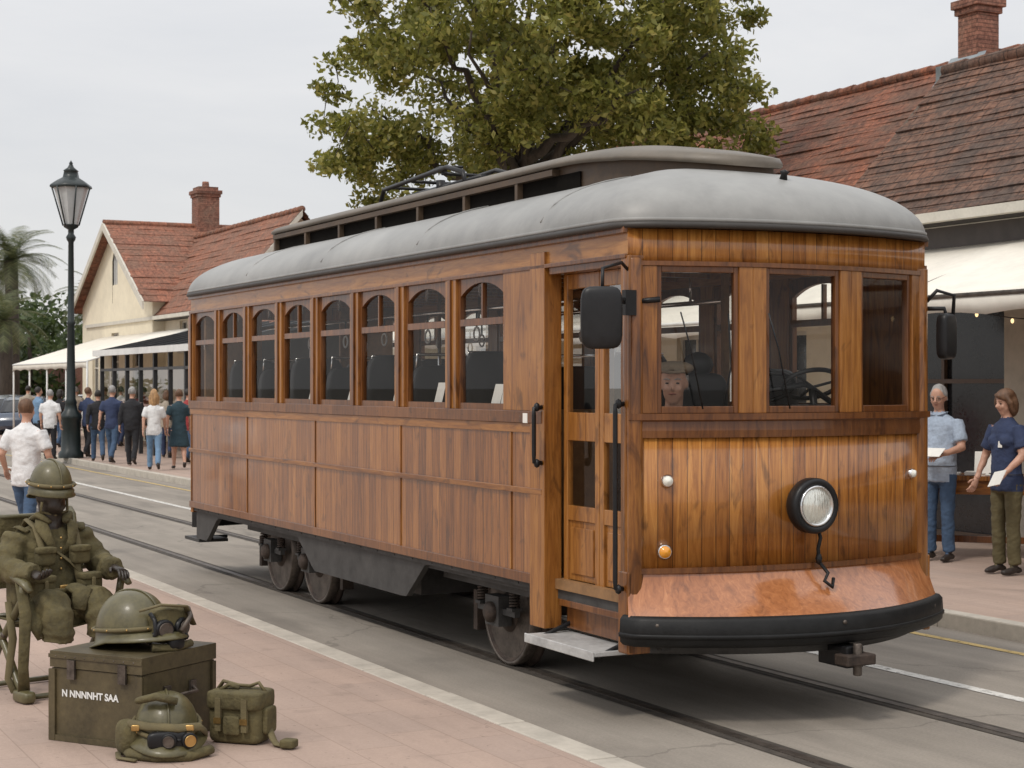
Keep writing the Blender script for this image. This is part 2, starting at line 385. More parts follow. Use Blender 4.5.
crowd = [(50, 40, 90, whiteC, blackC, hgrey, 'short', 0), (38, 44, 60, lblue, blackC, hdark, 'short', 0), (88, 41, 80, navy, blackC, hbrown, 'short', .3), (98, 39, 110, blackC, jeans, hdark, 'short', .5),
         (112, 38, 80, navy, jeans, hgrey, 'short', .5), (132, 37, 100, blackC, blackC, hgrey, 'short', .4), (154, 35, 95, whiteC, lblue, hblond, 'long', .6), (167, 41, 70, beigeC, navy, hbrown, 'mid', .3),
         (179, 35.5, 90, teal, teal, hbrown, 'short', .3), (188, 38, 80, redC, jeans, hdark, 'short', .3), (121, 48, 90, whiteC, navy, hdark, 'short', .3), (76, 50, 80, beigeC, blackC, hgrey, 'short', .2), (60, 47, 80, blackC, jeans, hdark, 'mid', .3), (144, 50, 90, redC, blackC, hdark, 'short', .2), (105, 53, 90, beigeC, blackC, hbrown, 'short', .2), (28, 52, 90, beigeC, navy, hdark, 'short', .2),
         (300, 33, 200, whiteC, jeans, hdark, 'short', .3), (345, 27, 240, lblue, blackC, hbrown, 'mid', .2), (420, 24, 200, whiteC, jeans, hgrey, 'short', .2), (474, 22, 150, redC, navy, hdark, 'short', .3)]
for i, (px, D_, yw, s_, p_, h_, hl_, st) in enumerate(crowd):
    fem = hl_ != 'short'
    person('pedestrian', (px-512)/1700*D_, D_, .12, radians(yw+random.uniform(-25, 25)), random.uniform(1.62, 1.76) if not fem else 1.62, s_, p_, h_, hl_, 'long' if i % 2 else 'short', stride=st, voxel=.022, female=fem, dress=(px == 179), fat=random.uniform(.95, 1.25))
drv = empty('tram_driver', M @ Matrix.Translation((-.20, -.62, .02)))
B = MB(); E = MB(); Hh = MB(); stripe = cloth('driver_shirt', (.42, .42, .44)); capC = cloth('flat_cap', (.20, .15, .10))
rings = [[(dx*cos(a)-.03, dy*sin(a), zz) for a in np.linspace(0, 2*pi, 24, endpoint=False)] for zz, dx, dy in ((1.15, .12, .16), (1.35, .125, .17), (1.60, .12, .185), (1.67, .1, .16), (1.72, .06, .07))]
B.sloft(rings, stripe); B.tube([(-.02, 0, 1.70), (0, 0, 1.84)], [.055, .05], skinM, 12)
head(B, E, Hh, (.0, -.01, 1.885), (.80, -.60, -.1), (0, 0, 1), hgrey, 'short', True, cap=True)
Hc = MB()
Hc.ell((-.012, 0, 1.972), (.125, .115, .042), capC, 20); Hc.tube([(.02, -.12, 1.955), (.105, -.10, 1.945), (.13, -.01, 1.95)], [.018, .02, .018], capC, 10, .5)
for q in (-1, 1):
    P, Rr = dense([(-.02, q*.17, 1.63), (.05, q*.20, 1.42), (.12, q*.14, 1.55)], [.055, .048, .038]); B.tube(P, Rr, stripe, 12)
    hand(E, (.125, q*.14, 1.56), (1, 0, .4), (0, -q, .3), skinM, .9)
B.sloft([[(dx*cos(a)-.03, dy*sin(a), zz) for a in np.linspace(0, 2*pi, 20, endpoint=False)] for zz, dx, dy in ((1.0, .13, .17), (1.2, .13, .17))], jeans)
for q in (-1, 1):
    P, Rr = dense([(-.10, q*.09, 1.05), (.02, q*.1, 1.05), (.02, q*.1, .76)], [.08, .065, .05]); B.tube(P, Rr, jeans, 12)
remesh(B, 'body', drv, .011); E.obj('face_and_hands', drv); remesh(Hh, 'hair', drv, .01, 2); remesh(Hc, 'flat_cap', drv, .01, 2)

# ------------------------------------------------------------------ MILITARY PROPS
ol = mk('olive_canvas', (.098, .080, .034), .85, var=.32, scale=6, bump=.8, bscale=16, bdist=.02)
olm = mk('olive_paint', (.095, .082, .036), .42, var=.28, scale=7, bump=.12, coat=.15)
olc = mk('olive_crate', (.075, .058, .028), .5, var=.35, scale=5, bump=.3, bscale=25)
strap = mk('webbing', (.13, .105, .05), .8, var=.22, bump=.5, bscale=120)
brass = mk('brass', (.5, .32, .12), .35, .9, var=.2); dkm = mk('dark_mannequin', (.035, .026, .02), .4, var=.3)
gl_d = mk('goggle_glass', (.01, .01, .012), .06, var=.1, bump=0)
mn = empty('uniform_mannequin', place(-2.83, 10.45, .027, radians(-48), 1.04))
B = MB()
prof = [(.40, .20, .26, .04), (.46, .20, .25, .03), (.54, .175, .225, .0), (.62, .14, .185, -.02), (.76, .15, .205, -.04), (.86, .14, .225, -.05), (.93, .11, .20, -.05), (.97, .08, .11, -.045), (.99, .07, .08, -.045)]
B.sloft([[(x0+dx*cos(a)*(1+.06*sin(5*a+zz*20)), dy*sin(a)*(1+.04*sin(7*a)), zz) for a in np.linspace(0, 2*pi, 40, endpoint=False)] for zz, dx, dy, x0 in prof], ol)
for q in (-1, 1):
    P, Rr = dense([(-.05, q*.19, .90), (.0, q*.30, .74), (.18, q*.27, .71), (.29, q*.25, .72)], [.082, .078, .068, .062], 6)
    Rr = [r*(1+.10*sin(i*2.1)) for i, r in enumerate(Rr)]; B.tube(P, Rr, ol, 16)
    P, Rr = dense([(.0, q*.11, .51), (.30, q*.14, .52), (.37, q*.14, .42), (.36, q*.14, .34)], [.11, .10, .09, .09], 5); Rr = [r*(1+.08*sin(i*1.7)) for i, r in enumerate(Rr)]; B.tube(P, Rr, ol, 16)
B.tube([(-.02, 0, .96), (-.01, 0, 1.10)], [.075, .07], dkm, 12)
B.ell((-.0, 0, 1.16), (.105, .088, .12), dkm, 20); B.ell((.03, 0, 1.10), (.075, .066, .07), dkm, 14); B.tube([(.09, 0, 1.17), (.117, 0, 1.13), (.10, 0, 1.12)], [.01, .015, .012], dkm, 8)
for q in (-1, 1): B.ell((-.0, q*.088, 1.14), (.02, .012, .03), dkm, 8)
B.ell((.075, 0, 1.065), (.03, .03, .012), dkm, 8)
remesh(B, 'body_and_jacket', mn, .010, 2, .010)
cr = empty('ammunition_crate', place(-2.02, 9.09, .027, atan2(-.27, .52)))
B = MB(); w, d, h = .30, .30, .47
B.box(-w, w, -d, d, 0, .38, olc); B.box(-w-.008, w+.008, -d-.008, d+.008, .385, h, olc)
for x in (-w-.012, w-.03):
    B.box(x, x+.042, -d-.014, -d-.001, .0, .375, olc)
B.box(-w-.012, w+.012, -d-.016, -d-.009, .435, .455, olc)
B.box(-w+.031, w-.031, -d-.012, -d-.0005, 0, .03, olc)
B.box(w+.001, w+.014, -d, -d+.03, 0, .375, olc); B.box(w+.001, w+.014, d-.03, d, 0, .375, olc)
for x in (-.18, .16): B.box(x, x+.05, -d-.022, -d-.009, .33, .43, steel)
B.tube([(w+.012, -.1, .27), (w+.05, -.09, .25), (w+.05, .09, .25), (w+.012, .1, .27)], .009, steel, 8)
B.box(w+.002, w+.016, -.13, -.08, .24, .3, steel); B.box(w+.002, w+.016, .08, .13, .24, .3, steel)
for x in np.linspace(-.26, .26, 9): B.ell((x, -d-.0165, .445), (.005, .003, .005), steel, 6)
B.obj('crate_body', cr, bevel=.006)
tx = bpy.data.curves.new('stencil', 'FONT'); tx.body = 'N NNNNHT SAA'; tx.size = .05; tx.extrude = .0006; tx.offset = .0016
to = bpy.data.objects.new('stencil_text', tx); sc.collection.objects.link(to); to.parent = cr; to.location = (-.23, -d-.003, .235); to.rotation_euler = (pi/2, 0, 0); tx.materials.append(white)
def helmet(B, c, r, m, tilt=None, brim=.05, yaw=0, front=.0, hgt=.92):
    c = Vector(c); R = Matrix.Rotation(yaw, 3, 'Z') @ (tilt or Matrix.Identity(3))
    prof = []
    for i in range(14):
        a = pi/2*i/13; prof.append((r*max(0.0, cos(a))**.85, r*hgt*sin(a)))
    rings = []
    full = [(r*1.0-.01, -.012), (r+brim, -.035), (r+brim+.004, -.028), (r+brim*.5, -.012), (r+.008, .0)]+[(q+.0, z+.012) for q, z in prof]
    for rr, z in full:
        rings.append([c+R @ Vector((max(rr, .002)*cos(t)*1.12+(max(0, cos(t))*front if rr > r else 0), max(rr, .002)*sin(t)*.95, z-(max(0, -cos(t))*.05 if rr > r else 0))) for t in np.linspace(0, 2*pi, 36, endpoint=False)])
    B.sloft(rings, m)
    pts = [c+R @ Vector(((r+.010)*cos(t)*1.12, (r+.010)*sin(t)*.95, .03)) for t in np.linspace(0, 2*pi, 40)]
    B.tube(pts, .012, strap, 8, 1)
    pts = [c+R @ Vector((r*1.12*max(0, abs(cos(t)))**.85*(1 if cos(t) > 0 else -1)*1.01, 0, r*hgt*sin(t)*1.01+.014)) for t in np.linspace(.1, pi-.1, 24)]
    B.tube(pts, .006, m, 6)
    for t in np.linspace(0, 2*pi, 12, endpoint=False): B.ell(c+R @ Vector(((r+.02)*cos(t)*1.12, (r+.02)*sin(t)*.95, .03)), (.006, .006, .006), brass, 6)
    return R, c
def goggles(B, R, c, fx, sp, rad, z):
    for q in (-1, 1):
        o = c+R @ Vector((fx, q*sp, z)); ax = R @ Vector((1, q*.25, -.05))
        B.lathe([(rad*.9, -.03), (rad*1.2, .0), (rad*1.2, .025), (rad*.95, .035), (rad*.85, .025)], o, ax, blk, 20)
        B.lathe([(rad*.9, .036), (rad*.86, .042), (rad*.74, .03)], o, ax, brass if rad < .04 and q > 0 else steel, 20)
        B.lathe([(0, .034), (rad*.8, .029)], o, ax, gl_d, 20)
    B.tube([c+R @ Vector((fx+.01, -sp*.5, z)), c+R @ Vector((fx+.01, sp*.5, z))], .01, blk, 8)
hp = empty('tank_crew_helmet', place(-2.0, 9.10, .027+.47+.045))
B = MB(); R, c = helmet(B, (-.03, 0, .03), .185, olm, Matrix.Rotation(radians(-4), 3, 'Y'), .035, radians(-30), .09, 1.15)
B.obj('shell', hp)
B = MB(); RR = Matrix.Rotation(radians(-38), 3, 'Z')
rbox(B, (.17, -.08, .085), (.07, .11, .10), ol, RR, 3.2)
goggles(B, RR, Vector((.13, -.07, .07)), .09, .055, .044, 0)
rbox(B, (.23, -.15, -.005), (.03, .05, .035), blk, RR, 3)
B.tube([(.05, -.21, .17), (.16, -.19, .20), (.27, -.09, .18), (.29, .02, .07)], .02, strap, 8, .4)
B.tube([(.12, -.22, -.02), (.22, -.17, -.03), (.29, -.05, -.02)], .022, ol, 8)
for i in range(7): B.ell((.10+.028*i, -.215+.022*i, .02+.02*(i % 2)), (.02, .02, .02), blk, 8)
B.tube([(.1, -.2, .0), (.14, -.22, .05), (.13, -.2, .12), (.1, -.17, .15)], .012, blk, 8)
B.tube([(.26, -.16, .06), (.30, -.10, .13), (.27, -.02, .16), (.2, .06, .16)], .014, steel, 8)
B.obj('goggles_and_mask', hp)
hp = empty('steel_helmet', place(-1.76, 8.63, .027))
B = MB(); R, c = helmet(B, (0, .03, .12), .165, olm, Matrix.Rotation(radians(12), 3, 'Y'), .05, radians(-75), .05, 1.05)
B.obj('shell', hp)
B = MB()
Rz = Matrix.Rotation(radians(-75), 3, 'Z')
goggles(B, Rz, Vector((.05, .03, .10)), .2, .045, .033, 0)
rbox(B, (.045, -.165, .10), (.10, .03, .045), blk, Matrix.Rotation(radians(15), 3, 'Z'), 4)
B.tube([(-.21, .0, .02), (-.22, -.02, .12), (-.16, -.10, .17), (-.05, -.16, .165), (.1, -.17, .16), (.19, -.08, .15), (.2, .03, .1)], .022, strap, 8, .5)
B.tube([(-.20, -.02, .03), (-.14, -.14, .025), (0, -.2, .02), (.15, -.17, .02), (.24, -.05, .03)], [.03, .035, .03, .035, .03], ol, 10, .8)
rbox(B, (-.18, -.05, .09), (.055, .08, .09), ol, Matrix.Rotation(radians(30), 3, 'Z'), 3)
B.tube([(-.12, -.08, .28), (-.02, -.13, .31), (.08, -.1, .28)], [.03, .035, .03], ol, 8, .6)
B.tube([(-.22, -.08, .02), (-.2, -.16, .01), (-.1, -.22, .01)], .016, strap, 8, .4)
for q in (-.12, .15): rbox(B, (q, -.14, .155), (.022, .01, .016), brass, None, 5)
B.obj('goggles_and_straps', hp)
pb = empty('canvas_pouch', place(-1.42, 8.93, .027, radians(-18)))
B = MB()
rbox(B, (0, 0, .125), (.15, .10, .125), ol, None, 8); rbox(B, (0, -.01, .225), (.158, .112, .05), ol, None, 7)
for x in (-.075, .075):
    B.box(x-.016, x+.016, -.128, -.104, .07, .24, strap); B.box(x-.02, x+.02, -.134, -.1285, .11, .14, brass)
rbox(B, (0, -.105, .10), (.05, .02, .05), ol, None, 6); rbox(B, (.158, 0, .12), (.02, .06, .07), ol, None, 6)
B.tube([(-.14, 0, .26), (-.1, -.01, .31), (-.02, 0, .29), (.05, .0, .29), (.1, 0, .31), (.14, 0, .26)], .016, strap, 8, .6)
B.tube([(-.1, -.05, .27), (-.05, -.04, .30), (.0, -.03, .28)], .018, ol, 8, .6)
B.tube([(.15, 0, .1), (.20, -.04, .03), (.24, -.08, .012), (.30, -.10, .012)], .02, strap, 8, .35)
rbox(B, (.32, -.10, .027), (.04, .04, .022), ol, None, 6)
B.obj('pouch_body', pb)
ch = empty('folding_chair', place(-2.83, 10.45, .027, radians(-48), 1.04))
B = MB()
for q in (-.31, .31):
    B.tube([(-.26, q, 0.015), (-.16, q, .12), (-.02, q, .30), (.12, q, .44), (.24, q, .56), (.27, q, .66)], .022, olm, 10)
    B.tube([(.30, q, 0.015), (.2, q, .1), (.05, q, .28), (-.12, q, .44), (-.22, q, .56), (-.25, q, .66)], .022, olm, 10)
    B.tube([(-.20, q, .42), (-.27, q, .7), (-.34, q, 1.0), (-.38, q, 1.03)], .022, olm, 10)
    B.tube([(-.34, q, .665), (-.1, q, .70), (.15, q, .70), (.28, q, .675), (.36, q, .63)], [.024, .03, .03, .036, .02], olm, 10, .6)
    B.ell((.04, q*1.03, .355), (.02, .02, .02), steel, 8)
for x, z_ in ((-.26, .02), (.28, .02), (.14, .44), (-.14, .44), (-.35, 1.0)): B.tube([(x, -.31, z_), (x, .31, z_)], .016, olm, 8)
rings = [[(x, y, .44-.04*(1-(y/.28)**2)+dz) for y, dz in ((-.28, 0), (-.14, 0), (0, 0), (.14, 0), (.28, 0), (.28, -.012), (0, -.012), (-.28, -.012))] for x in np.linspace(-.2, .26, 6)]
B.loft(rings, ol)
rings = [[(-.27-.12*(z_-.6)+.03*(1-(y/.28)**2)*-1, y, z_) for y in (-.30, -.14, 0, .14, .30)]+[(-.285-.12*(z_-.6)-.03*(1-(y/.28)**2), y, z_) for y in (.30, .14, 0, -.14, -.30)] for z_ in (.58, .8, 1.0)]
B.loft(rings, ol)
B.obj('chair_frame', ch)
B = MB(); helmet(B, (-.012, 0, 1.185), .125, olm, Matrix.Rotation(radians(6), 3, 'Y'), .012, 0, .025, 1.25)
B.obj('helmet', mn)
B = MB()
for q in (-1, 1):
    B.tube([(-.17, q*.10, .93), (-.08, q*.115, 1.0), (.04, q*.12, .96), (.105, q*.115, .85), (.13, q*.10, .72), (.15, q*.11, .62)], .024, strap, 8, .4)
    B.tube([(.0, q*.07, 1.02), (.07, q*.10, .97), (.12, q*.07, .88), (.10, q*.02, .80)], [.03, .042, .028, .012], ol, 10, .35)
    B.tube([(-.08, q*.08, 1.0), (.02, q*.09, 1.03), (.08, q*.05, .99)], [.03, .036, .02], ol, 8, .6)
    rbox(B, (.135, q*.11, .80), (.03, .06, .055), ol, None, 5); rbox(B, (.148, q*.11, .835), (.03, .064, .02), ol, None, 5)
    rbox(B, (.18, q*.15, .63), (.045, .07, .065), ol, None, 5); rbox(B, (.19, q*.15, .675), (.045, .074, .022), ol, None, 5)
    rbox(B, (.235, q*.15, .63), (.006, .012, .04), strap, None, 6); rbox(B, (.04, q*.245, .60), (.07, .035, .08), ol, None, 5)
    B.tube([(.10, q*.19, .52), (.22, q*.24, .53), (.32, q*.25, .44), (.33, q*.22, .36)], [.05, .07, .06, .04], ol, 10, .45)
    B.tube([(-.1, q*.17, .955), (-.02, q*.20, .965), (.04, q*.17, .94)], .025, ol, 8, .4)
B.tube([(.160*cos(a)+.005, .205*sin(a), .60) for a in np.linspace(0, 2*pi, 32)], .028, strap, 8, .5)
rbox(B, (.168, 0, .60), (.01, .035, .03), brass, None, 6)
B.tube([(.16, .0, .56), (.25, .02, .62), (.30, .04, .60), (.33, .0, .5)], [.05, .07, .06, .04], ol, 10, .4)
B.tube([(-.08, -.17, .94), (.05, -.08, .88), (.13, .05, .76), (.12, .17, .64)], .02, strap, 8, .4)
B.tube([(.06, -.09, 1.11), (.03, -.085, 1.05), (.05, 0, 1.03), (.03, .085, 1.05), (.02, .085, 1.18)], .009, strap, 6)
for z_ in (.9, .84, .78, .72): B.ell((.118, 0, z_), (.008, .008, .008), brass, 8)
for q in (-1, 1):
    hand(B, (.30, q*.25, .72), (1, 0, -.1), (0, -q, .2), dkm, .6)
B.tube([(.2, -.30, .70), (.34, -.33, .5), (.33, -.34, .2), (.30, -.32, .05)], [.03, .035, .03, .035], ol, 10, .4)
B.tube([(.1, -.32, .55), (.2, -.34, .35), (.16, -.35, .12), (.22, -.34, .05)], [.02, .024, .02, .02], strap, 10, .4)
rbox(B, (.30, -.32, .035), (.09, .04, .035), olm, None, 4)
B.obj('webbing_and_hands', mn)

# ------------------------------------------------------------------ ground / road
def ground_mat(name, c, kind):
    m, n, l, b = newmat(name)
    tc = n.new('ShaderNodeTexCoord').outputs['Object']
    f1 = noise_(n, l, tc, .55, 5, .6); f2 = noise_(n, l, tc, 60, 3, .7); f3 = noise_(n, l, mapping(n, l, tc, (.2, 3, 1)), 1.4, 5, .6)
    k = math_(n, l, 'ADD', math_(n, l, 'MULTIPLY', f1, .4), math_(n, l, 'ADD', math_(n, l, 'MULTIPLY', f2, .28), math_(n, l, 'MULTIPLY', f3, .32)))
    v = .36 if kind == 'road' else .2
    cc = ramp(n, l, k, [(.34, tuple(x*(1-v) for x in c)), (.5, c), (.66, tuple(x*(1+v) for x in c))])
    h = f2
    if kind == 'pave':
        br = n.new('ShaderNodeTexBrick'); l.new(tc, br.inputs['Vector']); br.inputs['Scale'].default_value = 1
        br.inputs['Brick Width'].default_value = .6; br.inputs['Row Height'].default_value = .3; br.inputs['Mortar Size'].default_value = .004
        br.inputs['Color1'].default_value = (.95, .95, .95, 1); br.inputs['Color2'].default_value = (1.04, 1.02, 1, 1); br.inputs['Mortar'].default_value = (.80, .78, .76, 1)
        cc = mixc(n, l, 1, cc, br.outputs[0], 'MULTIPLY')
        st = noise_(n, l, tc, 3.1, 3, .5)
        cc = mixc(n, l, ramp(n, l, st, [(.62, (0, 0, 0)), (.72, (.35, .35, .35))]), cc, tuple(x*.55 for x in c))
        sp2 = noise_(n, l, tc, 26, 2, .5)
        cc = mixc(n, l, ramp(n, l, sp2, [(.70, (0, 0, 0)), (.74, (.6, .6, .6))]), cc, tuple(x*.4 for x in c))
    if kind == 'road':
        st = noise_(n, l, mapping(n, l, tc, (.5, 1.4, 1)), 1.1, 4, .6, .5)
        cc = mixc(n, l, ramp(n, l, st, [(.54, (0, 0, 0)), (.68, (.42, .42, .42))]), cc, tuple(x*.5 for x in c))
        vo = n.new('ShaderNodeTexVoronoi'); vo.feature = 'DISTANCE_TO_EDGE'; vo.inputs['Scale'].default_value = .22
        nz = n.new('ShaderNodeTexNoise'); nz.inputs['Scale'].default_value = 1.1; nz.inputs['Detail'].default_value = 6; l.new(tc, nz.inputs['Vector'])
        l.new(mixc(n, l, .9, tc, nz.outputs['Color'], 'ADD'), vo.inputs['Vector'])
        ck = math_(n, l, 'LESS_THAN', vo.outputs['Distance'], .0022)
        cc = mixc(n, l, math_(n, l, 'MULTIPLY', ck, .3), cc, (.06, .05, .04))
    l.new(cc, b.inputs['Base Color']); b.inputs['Roughness'].default_value = .85
    bump_(n, l, b, h, .4, .006)
    return m
roadM = ground_mat('asphalt', (.25, .22, .185), 'road'); paveM = ground_mat('pink_paving', (.38, .285, .235), 'pave')
kerbM = mk('kerb_concrete', (.44, .40, .34), .85, var=.15, scale=3, bump=.3)
gM = mk('ground_soil', (.2, .18, .15), .9, var=.2, scale=.3)
def sheet(name, u0, u1, v0, v1, z, m):
    B = MB(); B.quad((u0,v0,z),(u1,v0,z),(u1,v1,z),(u0,v1,z), m); return B.obj(name, matrix=M)
sheet('ground', -600, 500, -500, 600, -.02, gM)
sheet('road', -200, 60, -1.56, 3.1, 0, roadM)
sheet('pavement', -200, 60, -40, -1.74, .025, paveM)
B = MB(); B.box(-200, 60, 3.24, 40, -.1, .12, paveM); B.obj('pavement', matrix=M)
def kerb(v0, v1, z):
    B = MB(); u = -80.0
    while u < 12: B.box(u, u+.985, v0, v1, -.1, z+random.uniform(-.002, .002), kerbM); u += .997
    return B.obj('kerb', matrix=M, bevel=.012)
kerb(-1.74, -1.56, .03); kerb(3.1, 3.24, .126)
def paint(name, c):
    m = mk(name, c, .7, var=.15, scale=6); n = m.node_tree.nodes; l = m.node_tree.links; b = n['Principled BSDF']
    tc = n.new('ShaderNodeTexCoord').outputs['Object']; f = noise_(n, l, tc, 14, 4, .7)
    l.new(ramp(n, l, f, [(.32, (.3, .3, .3)), (.48, (1, 1, 1))]), b.inputs['Alpha']); return m
lineW = paint('road_paint_white', (.62, .6, .56)); lineY = paint('road_paint_yellow', (.5, .36, .14))
B = MB(); B.quad((-60,1.40,.004),(20,1.40,.004),(20,1.50,.004),(-60,1.50,.004), lineW); B.obj('road_marking', matrix=M)
B = MB(); B.quad((-60,2.66,.004),(20,2.66,.004),(20,2.74,.004),(-60,2.74,.004), lineY); B.obj('road_marking', matrix=M)
groove = mk('rail_groove', (.055, .045, .036), .9, var=.4, scale=9)
B = MB()
for v in (-.68, .68):
    B.box(-100, 40, v-.03, v+.03, -.05, .008, steel)
    B.quad((-100, v-.09, .004),(40, v-.09, .004),(40, v+.08, .004),(-100, v+.08, .004), groove)
B.obj('tram_rails', matrix=M)

# ------------------------------------------------------------------ TRAM
tram = empty('tram', M)
def nu(v): return .2-.18*v*v
HW = 1.055
nose = [(nu(v), v) for v in np.linspace(-HW, HW, 33)]
def side(sg):
    F = Fr((0, sg*HW), (1, 0), (0, sg))
    P = MB(); a1 = -.98 if sg < 0 else 0
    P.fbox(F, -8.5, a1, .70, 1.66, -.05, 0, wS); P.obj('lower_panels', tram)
    T = MB()
    T.fbox(F, -8.5, a1, 1.66, 1.735, -.06, .025, wTd)
    T.fbox(F, -8.5, a1, 1.60, 1.66, .001, .012, wH)
    T.fbox(F, -8.5, a1, 1.225, 1.262, .001, .022, wH)
    T.fbox(F, -8.5, a1, .672, .735, -.05, .016, wTd)
    T.fbox(F, -8.5, 0, 2.615, 2.775, -.05, 0, wH)
    T.fbox(F, -8.5, 0, 2.60, 2.625, .001, .02, wTd)
    T.fbox(F, -8.5, 0, 2.74, 2.775, .001, .03, wTd)
    wins = []
    for i in range(8):
        r = -1.52-.88*i; wins.append((r-.71, r))
    if sg > 0: wins.append((-1.32, -.6))
    edges = sorted(wins)
    cur = -8.5
    for (w0, w1) in edges:
        T.fbox(F, cur, w0, 1.735, 2.615, -.055, .012, wT)
        mid = (cur+w0)/2
        if w0-cur < .3: T.fbox(F, mid-.022, mid+.022, 1.735, 2.60, .0125, .026, wTd)
        cur = w1
    T.fbox(F, cur, a1 if sg < 0 else 0, 1.735, 2.615, -.055, .012, wT)
    for i in range(0, 9, 2):
        u = -1.43-.88*i
        if u > -8.5: T.fbox(F, u-.012, u+.012, .735, 1.60, .001, .008, wT)
    if sg < 0:
        T.fbox(F, -1.14, -.95, .42, 2.70, -.10, .02, wT)
        T.fbox(F, -.06, .03, .40, 2.615, -.13, .012, wT)
        T.fbox(F, -.93, -.06, 2.56, 2.615, -.12, .0, wTd)
    T.obj('side_trim', tram, bevel=.006)
    S = MB()
    for i in range(36):
        u = -8.4+i*.21
        if u < a1: S.ell(F.p(u, .024, 1.70), (.006, .003, .006), steel, 6)
    S.obj('screw_heads', tram)
    W = MB(); G = MB()
    for wi, (w0, w1) in enumerate(wins):
        for (x0, x1) in ((w0, w0+.035), (w1-.035, w1)): W.fbox(F, x0, x1, 1.735, 2.60, -.045, -.008, wTd)
        W.fbox(F, w0+.035, w1-.035, 1.735, 1.775, -.045, -.008, wTd)
        W.fbox(F, w0+.035, w1-.035, 2.285, 2.33, -.045, -.004, wTd)
        N = 12
        for k in range(N):
            x0 = w0+.03+(w1-w0-.06)*k/N; x1 = w0+.03+(w1-w0-.06)*(k+1)/N
            def za(x):
                t = (x-(w0+w1)/2)/((w1-w0-.06)/2); return 2.565-.085*abs(t)**2.2
            W.hexa([F.p(x0,-.042,za(x0)),F.p(x0,-.01,za(x0)),F.p(x1,-.01,za(x1)),F.p(x1,-.042,za(x1)),F.p(x0,-.042,2.605),F.p(x0,-.01,2.605),F.p(x1,-.01,2.605),F.p(x1,-.042,2.605)], wTd)
        G.quad(F.p(w0,-.028,1.74),F.p(w1,-.028,1.74),F.p(w1,-.028,2.6),F.p(w0,-.028,2.6), glass)
        mid = (w0+w1)/2
        if wi % 2 == 0: W.fbox(F, mid-.010, mid+.010, 2.33, 2.56, -.043, -.012, wTd)
    W.obj('window_sashes', tram); G.obj('window_glass', tram)
    C = MB()
    def zb(u):
        z = .36
        if -8.1 < u < -6.95: z = .36+.25*min(1, max(0, (u+8.1)/.35))
        elif -6.95 <= u < -5.5: z = .61
        elif -5.5 <= u < -5.1: z = .61-.25*(u+5.5)/.4
        elif -3.2 < u <= -2.85: z = .36+.27*(u+3.2)/.35
        elif -2.85 < u < -1.3: z = .63
        elif -1.3 <= u: z = .63-.2*min(1, (u+1.3)/.16)
        return z
    us = np.linspace(-8.45, -1.14, 90)
    for u0, u1 in zip(us[:-1], us[1:]):
        C.hexa([F.p(u0,-.09,zb(u0)),F.p(u0,-.045,zb(u0)),F.p(u1,-.045,zb(u1)),F.p(u1,-.09,zb(u1)),F.p(u0,-.09,.69),F.p(u0,-.045,.69),F.p(u1,-.045,.69),F.p(u1,-.09,.69)], chas)
    C.fbox(F, -8.45, -1.14, .635, .672, -.046, -.02, chas)
    for i in range(22):
        u = -8.3+i*.33
        C.ell(F.p(u, -.02, .653), (.009, .006, .009), chas, 6)
    C.obj('chassis_skirt', tram)
side(-1); side(1)

N_ = MB()
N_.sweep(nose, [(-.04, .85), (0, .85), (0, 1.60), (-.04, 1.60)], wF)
N_.obj('nose_panel', tram)
T = MB()
T.sweep(nose, [(-.05, 1.60), (.012, 1.60), (.016, 1.64), (.012, 1.69), (.04, 1.70), (.04, 1.735), (-.06, 1.735)], wTd, smooth=False)
T.sweep(nose, [(-.05, 2.56), (0, 2.56), (0, 2.765), (-.05, 2.765)], wF)
T.sweep(nose, [(0, 2.56), (.018, 2.56), (.018, 2.585), (0, 2.585)], wTd, smooth=False)
T.sweep(nose, [(0, .845), (.02, .845), (.02, .875), (0, .875)], wTd, smooth=False)
T.obj('nose_trim', tram)
def facet(v0, v1):
    p0 = Vector((nu(v0), v0)); p1 = Vector((nu(v1), v1)); a = (p1-p0).normalized()
    return Fr(p0, a, (a.y, -a.x)), (p1-p0).length
Wn = MB(); Gn = MB()
for v0, v1 in ((-.9, -.43), (-.26, .26), (.43, .9)):
    F, Ln = facet(v0, v1)
    for x0, x1 in ((0, .028), (Ln-.028, Ln)): Wn.fbox(F, x0, x1, 1.735, 2.56, -.045, -.002, wTd)
    Wn.fbox(F, .028, Ln-.028, 1.735, 1.775, -.045, -.002, wTd); Wn.fbox(F, .028, Ln-.028, 2.525, 2.56, -.045, -.002, wTd)
    Gn.quad(F.p(.02, -.025, 1.75), F.p(Ln-.02, -.025, 1.75), F.p(Ln-.02, -.025, 2.55), F.p(.02, -.025, 2.55), glass)
for v0, v1 in ((-.43, -.345), (-.345, -.26), (.26, .345), (.345, .43)):
    F, Ln = facet(v0, v1); Wn.fbox(F, 0, Ln, 1.735, 2.56, -.06, .012, wT)
for sg in (-1, 1):
    vs = sorted((sg*.9, sg*1.0)); F, Ln = facet(*vs); Wn.fbox(F, 0, Ln, 1.735, 2.56, -.06, .012, wT)
    Wn.tube([(-.012, sg*1.012, .62), (-.012, sg*1.012, 2.60)], .06, wT, 14)
Wn.obj('windscreen_frames', tram, bevel=.004); Gn.obj('windscreen_glass', tram)
Fl = MB(); rings = []
def fu(v): return .49-.36*v*v
for i, v in enumerate(np.linspace(-1, 1, 41)):
    r = []
    for t in np.linspace(0, 1, 9):
        e = t**1.25
        r.append(((nu(v*1.06)+.004)*(1-e)+fu(v*1.09)*e, v*(1.06*(1-e)+1.09*e), .85-.235*t**.85))
    rings.append(r)
